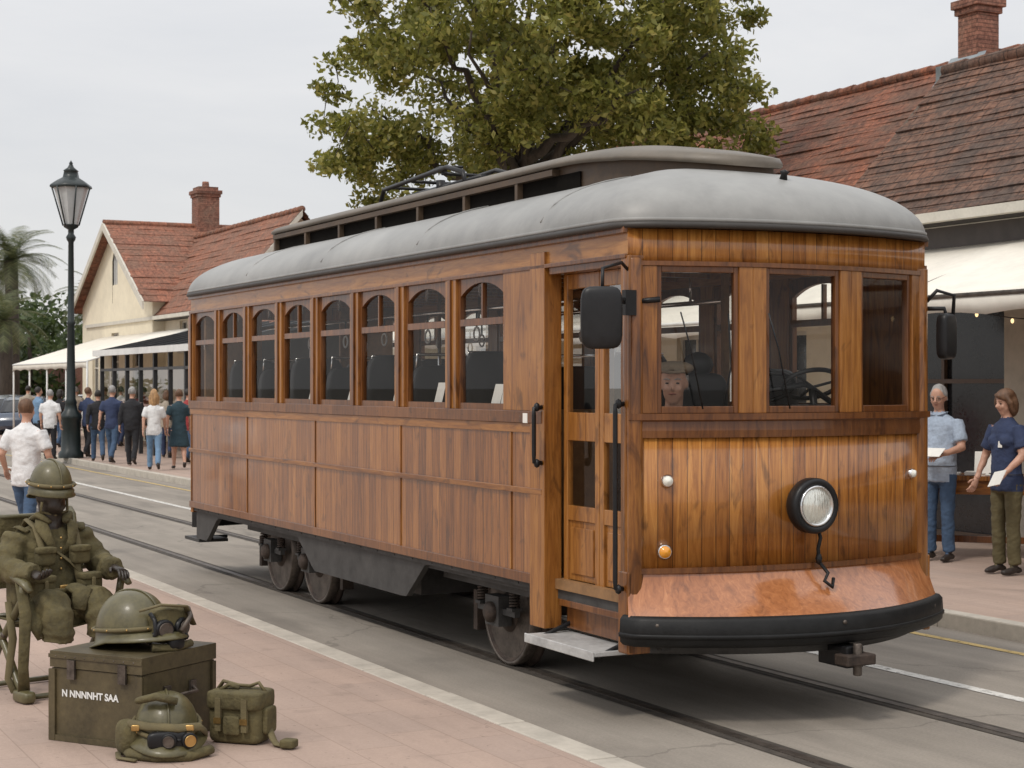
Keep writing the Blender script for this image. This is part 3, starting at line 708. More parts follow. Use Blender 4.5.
vs = [p for r in rings for p in r]; fs = [(i*9+k, i*9+k+1, (i+1)*9+k+1, (i+1)*9+k) for i in range(40) for k in range(8)]
Fl.add(vs, fs, wFl, True); Fl.obj('flared_apron', tram)
bp = [(0.0, -1.07)]+[(fu(v), v) for v in np.linspace(-1.055, 1.09, 41)]+[(-.05, 1.11)]
Bu = MB()
Bu.sweep(bp, [(-.08, .46), (.02, .455), (.04, .475), (.045, .53), (.04, .60), (.02, .622), (-.08, .622)], blkr)
Bu.sweep(bp, [(.043, .50), (.052, .505), (.052, .525), (.043, .53)], blkr)
Bu.sweep([(x-.1, y*.93) for x, y in bp], [(-.3, .40), (0, .40), (0, .47), (-.3, .47)], chas)
for v in (-.98, 0.03, .95):
    Bu.lathe([(.013, 0), (.012, .006), (0, .008)], (fu(v)+.043, v, .575), (1, .7*v, 0), steel, 10)
Bu.obj('bumper', tram)
Cs = MB()
for sg in (-1, 1):
    Cs.box(-.08, .03, sg*1.05-.02 if sg > 0 else -1.075, sg*1.05+.025 if sg > 0 else -1.02, .40, .86, wT)
Cs.obj('corner_skirt', tram, bevel=.01)

def chaikin(p, it):
    for _ in range(it):
        q = []
        for i in range(len(p)):
            a = Vector(p[i]); b = Vector(p[(i+1) % len(p)]); q += [tuple(a*.75+b*.25), tuple(a*.25+b*.75)]
        p = q
    return p
op = [(u, -1.115) for u in np.linspace(-8.35, -.2, 14)]+[(-.03, -1.10)]+[(.275-.2*v*v, v) for v in np.linspace(-.98, .98, 15)]+[(-.03, 1.10)]
op += [(u, 1.115) for u in np.linspace(-.2, -8.35, 14)]+[(-8.47, 1.10)]+[(-8.775+.2*v*v, v) for v in np.linspace(.98, -.98, 15)]+[(-8.47, -1.10)]
op = chaikin(op, 2)
Rf = MB(); NR = 18; rings = []
RH, RE = .42, 2.05
def rz(t): return 2.80+RH*(1-(1-t)**RE)**(1/RE)
for i in range(NR+1):
    t = (i/NR)**1.9
    rings.append([(u+(max(-7.7, min(-.85, u))-u)*t, v*(1-t), rz(t)+.004*noise.noise(Vector((u*1.3, v*2, t*3)))) for u, v in op])
n = len(op); vs = [p for r in rings for p in r]
fs = [(i*n+k, i*n+(k+1) % n, (i+1)*n+(k+1) % n, (i+1)*n+k) for i in range(NR) for k in range(n)]
Rf.add(vs, fs, roofM, True); Rf.obj('roof_shell', tram)
Gt = MB()
Gt.sweep(op, [(-.06, 2.768), (.010, 2.768), (.016, 2.782), (.010, 2.80), (-.01, 2.805), (-.06, 2.80)], gutM, closed=True)
Gt.sweep(op, [(-.02, 2.802), (.004, 2.802), (.006, 2.822), (-.012, 2.828), (-.02, 2.815)], roofM, closed=True)
for u in (-6.6, -4.7, -2.8, -.95):
    pts = []
    for v in np.linspace(-1.1, 1.1, 25):
        t = 1-abs(v)/1.115; pts.append((u, v, rz(t)+.002))
    Gt.tube(pts, .007, roofM, 6)
Gt.obj('gutter', tram)
Ce = MB(); Ce.box(-8.45, -.05, -1.0, 1.0, 2.70, 2.73, inner)
for i in range(18): Ce.box(-8.4+.47*i, -8.36+.47*i, -1, 1, 2.67, 2.699, wT)
Ce.obj('ceiling', tram)
half = [(-7.55, 0), (-7.55, -.40), (-7.45, -.52)]+[(u, -.53) for u in np.linspace(-7.2, -1.5, 10)]
half += [(-1.5+1.2*sin(a), -.53*cos(a)) for a in np.linspace(.2, pi/2, 9)]
cp = half+[(u, -v) for u, v in half[::-1]][1:-1]
cp = chaikin(cp, 2)
def dip(u): return max(0, (u+1.8)/1.5)**2*.13
Cl = MB()
n = len(cp)
r0 = [(u, v, 3.06) for u, v in cp]; r1 = [(u, v, 3.34-dip(u)) for u, v in cp]
Cl.add(r0+r1, [(k, (k+1) % n, n+(k+1) % n, n+k) for k in range(n)], cleM, True)
rings = []
for i in range(9):
    zz = [3.325, 3.335, 3.352, 3.385, 3.41, 3.43, 3.44, 3.447, 3.45][i]; ex = [1.09, 1.14, 1.14, 1.06, .9, .68, .45, .2, .0][i]
    rings.append([((u+(.04 if u > -1 else 0)) if ex > 1 else (max(-7.1, min(-1.3, u))+(u-max(-7.1, min(-1.3, u)))*ex), v*ex, zz-dip(u)*(ex if ex < 1 else 1)) for u, v in cp])
vs = [p for r in rings for p in r]
Cl.add(vs, [(i*n+k, i*n+(k+1) % n, (i+1)*n+(k+1) % n, (i+1)*n+k) for i in range(8) for k in range(n)], capM, True)
for sg in (-1, 1):
    F = Fr((0, sg*.53), (1, 0), (0, sg))
    u = -7.3
    Cl.fbox(F, -7.35, -1.75, 3.275, 3.315, .002, .06, cleM); Cl.fbox(F, -7.35, -1.75, 3.125, 3.16, .002, .06, cleM)
    while u < -1.9:
        Cl.fbox(F, u, u+.80, 3.16, 3.275, .002, .012, slot)
        Cl.fbox(F, u-.04, u+.0, 3.125, 3.31, .003, .055, cleM)
        u += .84
Cl.obj('clerestory', tram)
Tr = MB()
for v in (-.22, .22):
    Tr.tube([(-5.6, v, 3.44), (-5.5, v, 3.58), (-4.2, v, 3.63), (-3.9, v, 3.56), (-3.85, v, 3.44)], .02, blk, 8)
for u in (-5.4, -4.9, -4.3): Tr.tube([(u, -.22, 3.59), (u, .22, 3.59)], .014, blk, 8)
Tr.tube([(-5.5, 0, 3.52), (-4.0, 0, 3.54)], .03, blk, 8); Tr.tube([(-4.8, 0, 3.44), (-4.8, 0, 3.6)], .04, blk, 8)
Tr.tube([(-5.3, -.2, 3.58), (-4.6, -.1, 3.68), (-4.0, -.18, 3.61)], .012, blk, 8)
Tr.obj('trolley_frame', tram)
Kn = MB(); Kn.lathe([(.0, 0), (.025, 0), (.018, .03), (.03, .045), (.0, .06)], (-.07, .05, rz(.31)-.005), (.3, 0, 1), blk, 12); Kn.obj('roof_knob', tram)

D = MB(); F = Fr((0, -.955), (1, 0), (0, -1))
def leaf(a0, a1):
    for x0, x1 in ((a0, a0+.05), (a1-.05, a1)): D.fbox(F, x0, x1, .60, 2.56, -.04, 0, wDoor)
    for z0, z1 in ((.60, .72), (1.08, 1.17), (1.56, 1.73), (2.47, 2.56)): D.fbox(F, a0+.05, a1-.05, z0, z1, -.038, -.002, wDoor)
    D.fbox(F, a0+.05, a1-.05, .72, 1.08, -.032, -.016, wDoor); D.fbox(F, a0+.08, a1-.08, .76, 1.04, -.03, -.006, wDoor)
    D.quad(F.p(a0+.05, -.02, 1.17), F.p(a1-.05, -.02, 1.17), F.p(a1-.05, -.02, 1.56), F.p(a0+.05, -.02, 1.56), glass)
    D.quad(F.p(a0+.05, -.02, 1.73), F.p(a1-.05, -.02, 1.73), F.p(a1-.05, -.02, 2.47), F.p(a0+.05, -.02, 2.47), glass)
leaf(-.925, -.495); leaf(-.49, -.065)
D.obj('folding_door', tram, bevel=.004)
St = MB()
St.box(-.95, -.12, -1.20, -.90, .375, .40, alu); St.box(-.95, -.12, -1.212, -1.201, .35, .405, alu)
St.box(-.93, -.05, -.93, -.90, .42, .60, wTd); St.box(-.93, -.05, -.985, -.9, .56, .6, wTd)
St.tube([(-.9, -1.15, .37), (-.9, -.8, .5)], .015, blk, 6); St.tube([(-.16, -1.15, .37), (-.16, -.8, .5)], .015, blk, 6)
St.obj('entry_step', tram, bevel=.004)
H = MB()
def rail(u, v, z0, z1):
    H.tube([(u, v+.06, z0), (u, v, z0+.01), (u, v, z0+.05), (u, v, z1-.05), (u, v, z1-.01), (u, v+.06, z1)], .014, blk, 8)
    for z in (z0, z1): H.ell((u, v+.02, z), (.025, .02, .028), blk, 8)
rail(-.98, -1.13, 1.42, 1.76); rail(-.02, -1.125, .76, 1.79)
H.box(-1.22, -1.16, -1.082, -1.076, 1.66, 1.72, paper)
H.obj('grab_handles', tram)
Mr = MB()
rbox(Mr, (.13, -1.30, 2.26), (.05, .115, .17), blk, Matrix.Rotation(radians(-28), 3, 'Z'))
Mr.tube([(.0, -1.06, 2.36), (.06, -1.14, 2.36), (.10, -1.25, 2.34)], .018, blk, 8)
Mr.tube([(.02, -1.0, 2.36), (.09, -.9, 2.37)], .016, blk, 8)
Mr.tube([(.0, -1.04, 2.52), (.04, -1.12, 2.57), (.11, -1.28, 2.53), (.12, -1.29, 2.40)], .010, blk, 8)
Mr.box(.01, .05, -1.10, -1.03, 2.28, 2.42, blk)
rbox(Mr, (.10, 1.14, 2.19), (.04, .075, .14), blk, Matrix.Rotation(radians(20), 3, 'Z'))
Mr.tube([(.02, 1.05, 2.40), (.06, 1.10, 2.47), (.10, 1.20, 2.44), (.10, 1.19, 2.3)], .012, blk, 8)
Mr.tube([(.02, 1.05, 2.36), (.08, 1.14, 2.36), (.10, 1.14, 2.30)], .014, blk, 8)
Mr.obj('wing_mirrors', tram)
Lp = MB(); ax = Vector((1, 0, 0)); hx, hv, hz = nu(.02), -.015, 1.21
Lp.lathe([(.06, 0), (.10, .0), (.135, .03), (.158, .07), (.158, .13), (.145, .145), (.118, .14), (.115, .10)], (hx, hv, hz), ax, blk, 32)
Lp.lathe([(.113, .12), (.117, .143), (.105, .146), (.10, .13)], (hx, hv, hz), ax, chrome, 32)
hl, n_, l_, b_ = newmat('headlamp_glass'); b_.inputs['Base Color'].default_value = (.75, .75, .68, 1); b_.inputs['Metallic'].default_value = .6; b_.inputs['Roughness'].default_value = .22; b_.inputs['Coat Weight'].default_value = 1
tcx = n_.new('ShaderNodeTexCoord').outputs['Object']; bump_(n_, l_, b_, noise_(n_, l_, mapping(n_, l_, tcx, (1, 1, .15)), 90, 1), .6, .01)
Lp.lathe([(.0, .150), (.05, .146), (.085, .138), (.104, .128)], (hx, hv, hz), ax, hl, 32)
for (v, z, m, r) in ((-.845, 1.36, clear, .030), (-.86, .965, amber, .036), (.90, 1.36, clear, .024)):
    nn = Vector((1, .36*v, 0)).normalized()
    Lp.lathe([(r*1.25, 0), (r*1.25, .012), (r*1.0, .02)], (nu(v), v, z), nn, chrome, 20)
    Lp.lathe([(r, .012), (r*.85, .032), (.0, .038)], (nu(v), v, z), nn, m, 20)
Lp.tube([(nu(0)+.02, .07, 1.1), (nu(0)+.06, .07, 1.02), (nu(0)+.05, .06, .96), (nu(0)+.05, .07, .88), (nu(0)+.09, .10, .82), (nu(0)+.11, .06, .78), (nu(0)+.13, .10, .745), (nu(0)+.10, .13, .79)], .011, blkr, 8)
Lp.ell((nu(0)+.05, .065, .90), (.02, .02, .035), blk, 8)
for vv in (-.12, -.66):
    Lp.tube([(nu(vv)+.03, vv, 1.76), (nu(vv)+.03, vv-.08, 2.1), (nu(vv)+.02, vv-.14, 2.3)], .005, blk, 6)
Lp.obj('lamps_and_cable', tram)
Cp = MB()
Cp.box(.30, .56, .02, .14, .32, .44, blk); Cp.box(.5, .62, -.02, .18, .34, .40, rust); Cp.tube([(.58, .08, .28), (.58, .08, .46)], .025, steel, 10)
Cp.obj('coupler', tram, bevel=.008)
U = MB()
U.box(-8.4, .1, -.98, .98, .60, .66, chas); U.box(-8.3, .0, -.45, -.35, .42, .60, chas); U.box(-8.3, 0, .35, .45, .42, .60, chas)
U.box(-.9, .1, -.9, .9, .42, .6, chas); U.box(-4.8, -3.4, -.8, .8, .34, .6, chas)
U.obj('underframe', tram)
Wh = MB()
def wheel(u, sg, r=.36):
    v = sg*.68
    Wh.lathe([(.05, -.07), (r+.02, -.07), (r+.02, -.045), (r-.005, -.035), (r-.012, .05), (r-.04, .055), (r-.07, .02), (.15, .012), (.13, .05), (.08, .06), (.07, .1), (0, .1)], (u, v, r), (0, sg, 0), rust, 44)
    Wh.lathe([(r-.003, -.02), (r-.002, .053), (r-.028, .059), (r-.03, .04)], (u, v, r), (0, sg, 0), steel, 44)
    for k in range(8):
        a = 2*pi*k/8; Wh.lathe([(.028, .0), (.028, .022), (0, .026)], (u+.20*cos(a), v, r+.20*sin(a)), (0, sg, 0), blk, 10)
    Wh.box(u-.10, u+.10, v+sg*.12-.05, v+sg*.12+.05, r-.08, r+.12, chas)
    Wh.lathe([(.07, 0), (.07, .03), (.04, .05), (0, .05)], (u, v+sg*.17, r+.01), (0, sg, 0), rust, 14)
for u in (-2.12, -5.75, -6.75):
    Wh.tube([(u, -.6, .36), (u, .6, .36)], .05, rust, 12)
    for sg in (-1, 1): wheel(u, sg)
for sg in (-1, 1):
    v = sg*.80
    for u0, u1 in ((-7.4, -5.1), (-2.95, -1.45)):
        Wh.box(u0, u1, v-.025, v+.025, .52, .58, chas)
    for uc in (-2.12, -5.75, -6.75):
        for k in range(4): Wh.box(uc-.30+.06*k, uc+.30-.06*k, v-.03, v+.03, .585+.013*k, .596+.013*k, rust)
        for du in (-.24, .24):
            pts = [(uc+du+.03*cos(t), v+.03*sin(t), .42+.012*t/(2*pi)*1.6) for t in np.linspace(0, 10*pi, 60)]
            Wh.tube(pts, .008, rust, 5); Wh.box(uc+du-.04, uc+du+.04, v-.04, v+.04, .40, .42, chas)
        Wh.box(uc-.28, uc+.28, v-.02, v+.02, .36, .40, chas)
    for u0 in (-2.62, -5.2, -7.3):
        Wh.box(u0-.03, u0+.03, sg*.68-.05, sg*.68+.05, .18, .46, rust)
Wh.tube([(-8.3, -.9, .36), (-8.75, -.95, .34), (-8.75, -.6, .34)], .02, blk, 6); Wh.box(-8.9, -8.4, -1.0, -.7, .32, .35, chas)
Wh.obj('wheels_and_running_gear', tram)
Re = MB()
rear = [(-8.5-nu(v), v) for v in np.linspace(HW, -HW, 21)]
Re.sweep(rear, [(-.04, .62), (0, .62), (0, 1.70), (-.04, 1.70)], wF); Re.sweep(rear, [(-.04, 2.56), (0, 2.56), (0, 2.76), (-.04, 2.76)], wF)
for v in (-1.0, -.345, .345, 1.0): Re.box(-8.5-nu(v)-.02, -8.5-nu(v)+.06, v-.07, v+.07, 1.69, 2.57, wT)
Re.sweep([(-8.5-fu(v)*.6, v) for v in np.linspace(1.0, -1.0, 21)], [(-.08, .46), (.03, .46), (.03, .62), (-.08, .62)], blkr)
Re.obj('rear_end', tram)
I = MB()
I.box(-8.4, 0, -1.0, 1.0, .66, .72, inner)
for i in range(8):
    u = -1.62-.88*i
    for v in (-.60, .60):
        if i in (0,): continue
        hh_ = .48+.06*((i*3) % 2)
        rbox(I, (u-.1, v, 1.50+(hh_-.36)*.5), (.05, .25, hh_), seatM, p=6); rbox(I, (u+.1, v, 1.18), (.22, .30, .05), seatM, p=6)
        I.box(u-.1, u+.2, v-.2, v+.2, .72, 1.14, blk)
        I.tube([(u-.1, v-.2, 2.02), (u-.1, v-.2, 2.12), (u-.1, v+.2, 2.12), (u-.1, v+.2, 2.02)], .012, chrome, 6)
for v in (-1, 1):
    I.box(-1.27, -1.23, min(v*.42, v*1.0), max(v*.42, v*1.0), .72, 1.74, inner)
    I.box(-1.27, -1.23, min(v*.42, v*.46), max(v*.42, v*.46), 1.74, 2.70, inner)
    I.box(-8.22, -8.18, min(v*.42, v*1.0), max(v*.42, v*1.0), .72, 2.70, inner)
for i in range(7):
    u = -2.3-.88*i
    for v in (-.85, .85): I.tube([(u, v, 2.5), (u, v, 2.7)], .012, chrome, 6)
    if i % 2 == 0: I.tube([(u, -.35, .72), (u, -.35, 2.7)], .015, chrome, 8)
    for v in (-.45, .45):
        I.tube([(u, v, 2.45), (u, v, 2.32)], .008, blk, 6)
        I.tube([(u+.05*cos(a), v, 2.27+.05*sin(a)) for a in np.linspace(0, 2*pi, 13)], .008, white, 6)
I.tube([(-8.1, -.45, 2.45), (-1.3, -.45, 2.45)], .016, chrome, 8); I.tube([(-8.1, .45, 2.45), (-1.3, .45, 2.45)], .016, chrome, 8)
for (u, h) in ((-1.72, .16), (-1.86, .13), (-2.56, .19), (-2.76, .14), (-3.50, .15), (-4.42, .12), (-5.3, .14)):
    I.add([(u, -.985, 1.77), (u+.13, -.985, 1.77), (u+.13, -.95, 1.77+h), (u, -.95, 1.77+h)], [(0, 1, 2, 3)], paper)
I.box(-.12, .02, -.84, .84, .72, 1.62, blk)
rbox(I, (-.02, .25, 1.68), (.10, .30, .10), blk)
for t in (0, 1):
    cx, cy, cz = -.15+.1*t, -.02+.26*t, 1.88+.02*t
    pts = [(cx+.07*sin(a), cy+.20*cos(a), cz+.085*sin(a)) for a in np.linspace(0, 2*pi, 29)]
    I.tube(pts, .014, blk, 8)
    for a in (.3, 2.4, 4.5): I.tube([(cx, cy, cz-.02), (cx+.07*sin(a), cy+.20*cos(a), cz+.085*sin(a))], .009, blk, 6)
    I.tube([(cx, cy, cz-.02), (cx+.06, cy, 1.62)], .022, blk, 8)
I.tube([(-.1, -.2, 1.6), (-.1, -.05, 1.86), (-.05, .2, 1.9), (0, .5, 1.7)], .018, blk, 8)
I.tube([(0, -.45, 1.65), (.02, -.38, 2.0), (.05, -.42, 2.3)], .006, blk, 6)
rbox(I, (-.75, -.10, 1.72), (.06, .20, .25), seatM); rbox(I, (-.95, .55, 1.72), (.06, .24, .28), seatM)
I.ell((-.75, -.10, 2.02), (.06, .11, .08), seatM, 12)
I.obj('interior', tram)
B = MB(); tw = wood('table_wood', 0, .12, WC)
B.box(-.8, .8, -.3, .3, .80, .85, tw); B.box(-.76, .76, -.27, .27, .66, .80, wH)
for x in (-.7, .7):
    for y in (-.22, .22): B.box(x-.035, x+.035, y-.035, y+.035, 0, .66, wTd)
B.box(-.66, .66, -.02, .02, .15, .22, wTd)
for i in range(7): B.box(-.72+.2*i, -.57+.2*i, -.22, .0, .852, .862+.012*(i % 3), paper)
B.add([(-.25, .1, .855), (.0, .1, .855), (.0, .2, 1.08), (-.25, .2, 1.08)], [(0, 1, 2, 3)], paper)
B.obj('display_table', matrix=place(4.98, 17.4, .12, radians(-20)), bevel=.004)
# ------------------------------------------------------------------ STREET LAMP
lp = empty('street_lamp', place((71-512)/1700*41, 41, .12))
B = MB(); lm = mk('lamp_iron', (.012, .02, .02), .4, var=.3)
B.lathe([(.30, 0), (.30, .12), (.24, .18), (.22, .9), (.26, .95), (.26, 1.02), (.16, 1.15), (.13, 1.3), (.15, 1.33), (.11, 1.42), (.085, 3.2), (.11, 3.25), (.08, 3.3), (.065, 5.2), (.10, 5.25), (.12, 5.32), (.07, 5.4), (.07, 5.5), (.17, 5.56), (.19, 5.62)], (0, 0, 0), (0, 0, 1), lm, 16)
B.lathe([(.5, 6.50), (.52, 6.53), (.50, 6.57), (.34, 6.68), (.20, 6.76), (.17, 6.90), (.19, 6.92), (.08, 7.0), (.04, 7.08), (.05, 7.1), (0, 7.18)], (0, 0, 0), (0, 0, 1), lm, 6)
for k in range(6):
    a = 2*pi*k/6
    B.tube([(.19*cos(a), .19*sin(a), 5.6), (.46*cos(a), .46*sin(a), 6.52)], .02, lm, 6)
B.obj('post', lp)
B = MB(); fr_g = mk('frosted_glass', (.5, .52, .52), .3, var=.05, bump=0)
B.lathe([(.17, 5.62), (.42, 6.5)], (0, 0, 0), (0, 0, 1), fr_g, 6, False); B.obj('lantern_glass', lp)
# ------------------------------------------------------------------ BUILDINGS
def tilemat(name, axis, cols, tw=.22, th=.2):
    m, n, l, b = newmat(name)
    tc = n.new('ShaderNodeTexCoord').outputs['Object']; sp = n.new('ShaderNodeSeparateXYZ'); l.new(tc, sp.inputs[0])
    cb = n.new('ShaderNodeCombineXYZ'); l.new(sp.outputs[axis], cb.inputs[0]); l.new(math_(n, l, 'MULTIPLY', sp.outputs[2], 1.42), cb.inputs[1])
    br = n.new('ShaderNodeTexBrick'); l.new(cb.outputs[0], br.inputs['Vector']); br.inputs['Scale'].default_value = 1
    br.inputs['Brick Width'].default_value = tw; br.inputs['Row Height'].default_value = th; br.inputs['Mortar Size'].default_value = .010
    br.inputs['Color1'].default_value = (*cols[0], 1); br.inputs['Color2'].default_value = (*cols[1], 1); br.inputs['Mortar'].default_value = (*[x*.45 for x in cols[0]], 1)
    f = noise_(n, l, tc, 1.3, 6, .7); g = noise_(n, l, tc, 11, 4, .75)
    cc = mixc(n, l, ramp(n, l, f, [(.42, (0, 0, 0)), (.62, (.9, .9, .9))]), br.outputs[0], cols[2])
    cc = mixc(n, l, ramp(n, l, g, [(.40, (0, 0, 0)), (.62, (1, 1, 1))]), cc, mixc(n, l, 1, cc, (.5, .46, .46), 'MULTIPLY'))
    cc = mixc(n, l, ramp(n, l, noise_(n, l, tc, 19, 2, .5), [(.58, (0, 0, 0)), (.70, (.6, .6, .6))]), cc, mixc(n, l, 1, cc, (1.8, 1.7, 1.6), 'MULTIPLY'))
    l.new(cc, b.inputs['Base Color']); b.inputs['Roughness'].default_value = .85
    bump_(n, l, b, math_(n, l, 'ADD', math_(n, l, 'MULTIPLY', br.outputs['Fac'], -1), math_(n, l, 'MULTIPLY', g, .6)), .7, .03)
    return m
tA = tilemat('roof_tiles_brown', 0, [(.155, .085, .057), (.21, .105, .066), (.095, .068, .054)])
tBm = tilemat('roof_tiles_red', 0, [(.34, .125, .065), (.25, .095, .055), (.15, .085, .058)])
tC = tilemat('roof_tiles_orange', 1, [(.36, .145, .085), (.28, .115, .07), (.22, .12, .08)], .3, .3)
tD = tilemat('roof_tiles_orange_u', 0, [(.36, .15, .085), (.28, .12, .07), (.22, .12, .08)], .3, .3)
cream = mk('cream_stucco', (.72, .65, .50), .85, var=.08, scale=1.2, bump=.2); cream2 = mk('grey_stucco', (.46, .42, .35), .85, var=.14, scale=1.5)
brick = tilemat('chimney_brick', 0, [(.36, .165, .11), (.29, .13, .09), (.24, .15, .11)], .22, .09)
lead = mk('lead_flashing', (.32, .36, .38), .4, .5, var=.15); trimW = mk('window_trim', (.55, .52, .45), .7, var=.1)
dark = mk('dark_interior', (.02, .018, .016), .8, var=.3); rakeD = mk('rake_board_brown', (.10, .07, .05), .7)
def wall(B, F, a0, a1, z0, z1, ops, m, th=.25, frame=None, gl=None):
    cur = a0
    for (o0, o1, y0, y1) in sorted(ops):
        B.fbox(F, cur, o0, z0, z1, -th, 0, m)
        if y0 > z0: B.fbox(F, o0, o1, z0, y0, -th, 0, m)
        if y1 < z1: B.fbox(F, o0, o1, y1, z1, -th, 0, m)
        f = frame or trimW
        B.quad(F.p(o0, -.14, y0), F.p(o1, -.14, y0), F.p(o1, -.14, y1), F.p(o0, -.14, y1), gl or dglass)
        for x0, x1 in ((o0, o0+.06), (o1-.06, o1), ((o0+o1)/2-.025, (o0+o1)/2+.025)): B.fbox(F, x0, x1, y0, y1, -.13, -.08, f)
        B.fbox(F, o0+.06, o1-.06, y1-.06, y1, -.129, -.081, f); B.fbox(F, o0+.06, o1-.06, y0, y0+.06, -.129, -.081, f)
        B.fbox(F, o0+.06, o1-.06, y0+(y1-y0)*.62, y0+(y1-y0)*.62+.05, -.129, -.079, f)
        if y0 > .3: B.fbox(F, o0-.06, o1+.06, y0-.08, y0, 0, .06, f)
        cur = o1
    B.fbox(F, cur, a1, z0, z1, -th, 0, m)
def courses(B, e0, e1, r0, r1, n, m, lift=.014):
    e0, e1, r0, r1 = map(Vector, (e0, e1, r0, r1))
    nrm = (e1-e0).cross(r0-e0).normalized()
    if nrm.z < 0: nrm = -nrm
    for i in range(n):
        t0, t1 = i/n, (i+1)/n+.15/n
        a = e0.lerp(r0, t0)+nrm*lift; b = e1.lerp(r1, t0)+nrm*lift; c = e1.lerp(r1, min(1, t1)); d = e0.lerp(r0, min(1, t1))
        seg = max(1, int((e1-e0).length/.45))
        ws = [nrm*.026*noise.noise(Vector((i*.7, k*.37, a.y)))+nrm*random.uniform(-.006, .006) for k in range(seg+1)]
        for k in range(seg):
            s0, s1 = k/seg, (k+1)/seg
            w0, w1 = ws[k], ws[k+1]
            p = [a.lerp(b, s0)+w0, a.lerp(b, s1)+w1, d.lerp(c, s1)+w1, d.lerp(c, s0)+w0]
            q0 = p[0]-nrm*lift*1.6; q1 = p[1]-nrm*lift*1.6
            B.add(p+[q0, q1], [(0, 1, 2, 3), (0, 4, 5, 1)], m)
def gable_u(name, u0, u1, v0, v1, ze, zr, wm, tm, ops, n=18, over=.35, rv=None, frame=None, rake=None):
    e = empty(name, M); vr = rv or (v0+v1)/2; rake = rake or trimW
    B = MB()
    F = Fr((0, v0), (1, 0), (0, -1)); wall(B, F, u0, u1, 0, ze, ops, wm, frame=frame)
    for u in (u0, u1):
        B.add([(u, v0+.25, 0), (u, v1, 0), (u, v1, ze), (u, vr, zr-.05), (u, v0+.25, ze)], [(0, 1, 2, 3, 4)], wm)
    B.quad((u0, v1, 0), (u1, v1, 0), (u1, v1, ze), (u0, v1, ze), wm)
    B.obj('walls', e)
    R = MB(); sl = (zr-ze)/(vr-v0)
    courses(R, (u0-over, v0-over, ze-sl*over+.05), (u1+over, v0-over, ze-sl*over+.05), (u0-over, vr, zr+.05), (u1+over, vr, zr+.05), n, tm)
    sl2 = (zr-ze)/(v1-vr)
    courses(R, (u0-over, v1+over, ze-sl2*over+.05), (u1+over, v1+over, ze-sl2*over+.05), (u0-over, vr, zr+.05), (u1+over, vr, zr+.05), n, tm)
    u = u0-over
    while u < u1+over: R.tube([(u, vr, zr+.055+random.uniform(-.01, .01)), (min(u+.42, u1+over), vr, zr+.065)], [.085, .095], tm, 10); u += .40
    for u in (u0-over, u1+over):
        R.hexa([(u-.03, v0-over, ze-sl*over-.14), (u-.03, v0-over, ze-sl*over+.04), (u+.03, v0-over, ze-sl*over+.04), (u+.03, v0-over, ze-sl*over-.14), (u-.03, vr, zr-.14), (u-.03, vr, zr+.04), (u+.03, vr, zr+.04), (u+.03, vr, zr-.14)], rake)
    R.obj('tiled_roof', e)
    G = MB(); G.box(u0-over, u1+over, v0-over-.12, v0-over, ze-sl*over-.08, ze-sl*over+.03, trimW); G.box(u0-over, u1+over, v0-over, v0, ze-sl*over-.11, ze-sl*over-.08, gutM); G.obj('gutter', e)
    return e
def chimney(par, u, v, z0, z1, w):
    B = MB(); B.box(u-w/2, u+w/2, v-w/2, v+w/2, z0, z1-.35, brick)
    B.box(u-w/2-.04, u+w/2+.04, v-w/2-.04, v+w/2+.04, z1-.35, z1-.25, brick); B.box(u-w/2-.08, u+w/2+.08, v-w/2-.08, v+w/2+.08, z1-.25, z1-.12, brick); B.box(u-w/2+.03, u+w/2-.03, v-w/2+.03, v+w/2-.03, z1-.12, z1, brick)
    B.lathe([(.13, 0), (.11, .2), (.09, .2)], (u, v, z1), (0, 0, 1), brick, 14)
    B.obj('chimney', par, bevel=.01)
dkf = mk('dark_frame', (.03, .032, .035), .4)
A = gable_u('tiled_shop_building', -8.9, 8, 7.6, 11.0, 4.15, 5.95, cream2, tA, [(-8.5+2.75*i, -8.5+2.75*i+2.2, .125, 3.0) for i in range(6)], n=22, over=.3, frame=mk('shop_frame_brown', (.09, .055, .035), .5), rake=rakeD)
B = MB(); F = Fr((0, 7.6), (1, 0), (0, -1))
B.fbox(F, -8.9, 8, 3.45, 3.72, .01, .10, mk('fascia_dark', (.06, .05, .045), .6))
B.fbox(F, -8.9, 8, 3.72, 3.78, .01, .16, trimW)
B.obj('fascia', A)
Bb = gable_u('red_tiled_house', -25, -10.6, 9.6, 16.4, 3.9, 7.0, cream, tBm, [(-24+2.6*i, -23+2.6*i, 1.0, 2.7) for i in range(5)], n=26, over=.35)
chimney(Bb, -12.2, 12.6, 6.3, 8.0, .44)
B = MB(); B.box(-12.55, -11.85, 12.05, 12.95, 6.55, 6.85, lead); B.add([(-12.75, 11.8, 6.13), (-11.65, 11.8, 6.13), (-11.8, 12.4, 7.02), (-12.6, 12.4, 7.02)], [(0, 1, 2, 3)], lead); B.obj('flashing', Bb)
gable_u('low_cream_house', -36.8, -25.5, 8.8, 13, 3.4, 5.2, cream, tD, [(-36+2.2*i, -35+2.2*i, .9, 2.5) for i in range(5)], n=10)
Dd = gable_u('long_tiled_house', -52, -37.4, 8.4, 12.6, 4.35, 6.75, cream, tD, [(-42+2*i, -41.2+2*i, 2.9, 3.8) for i in range(2)], n=14)
C = empty('cream_gabled_house', M)
B = MB(); F = Fr((0, 8.0), (1, 0), (0, -1)); uc, hw_, ze, zr = -48.3, 4.7, 4.6, 7.2
wall(B, F, uc-hw_, uc+hw_, 0, ze, [(uc-3.2, uc-2.3, 1, 3.3), (uc-.5, uc+.5, 1, 3.6), (uc+2.3, uc+3.2, 1, 3.3)], cream)
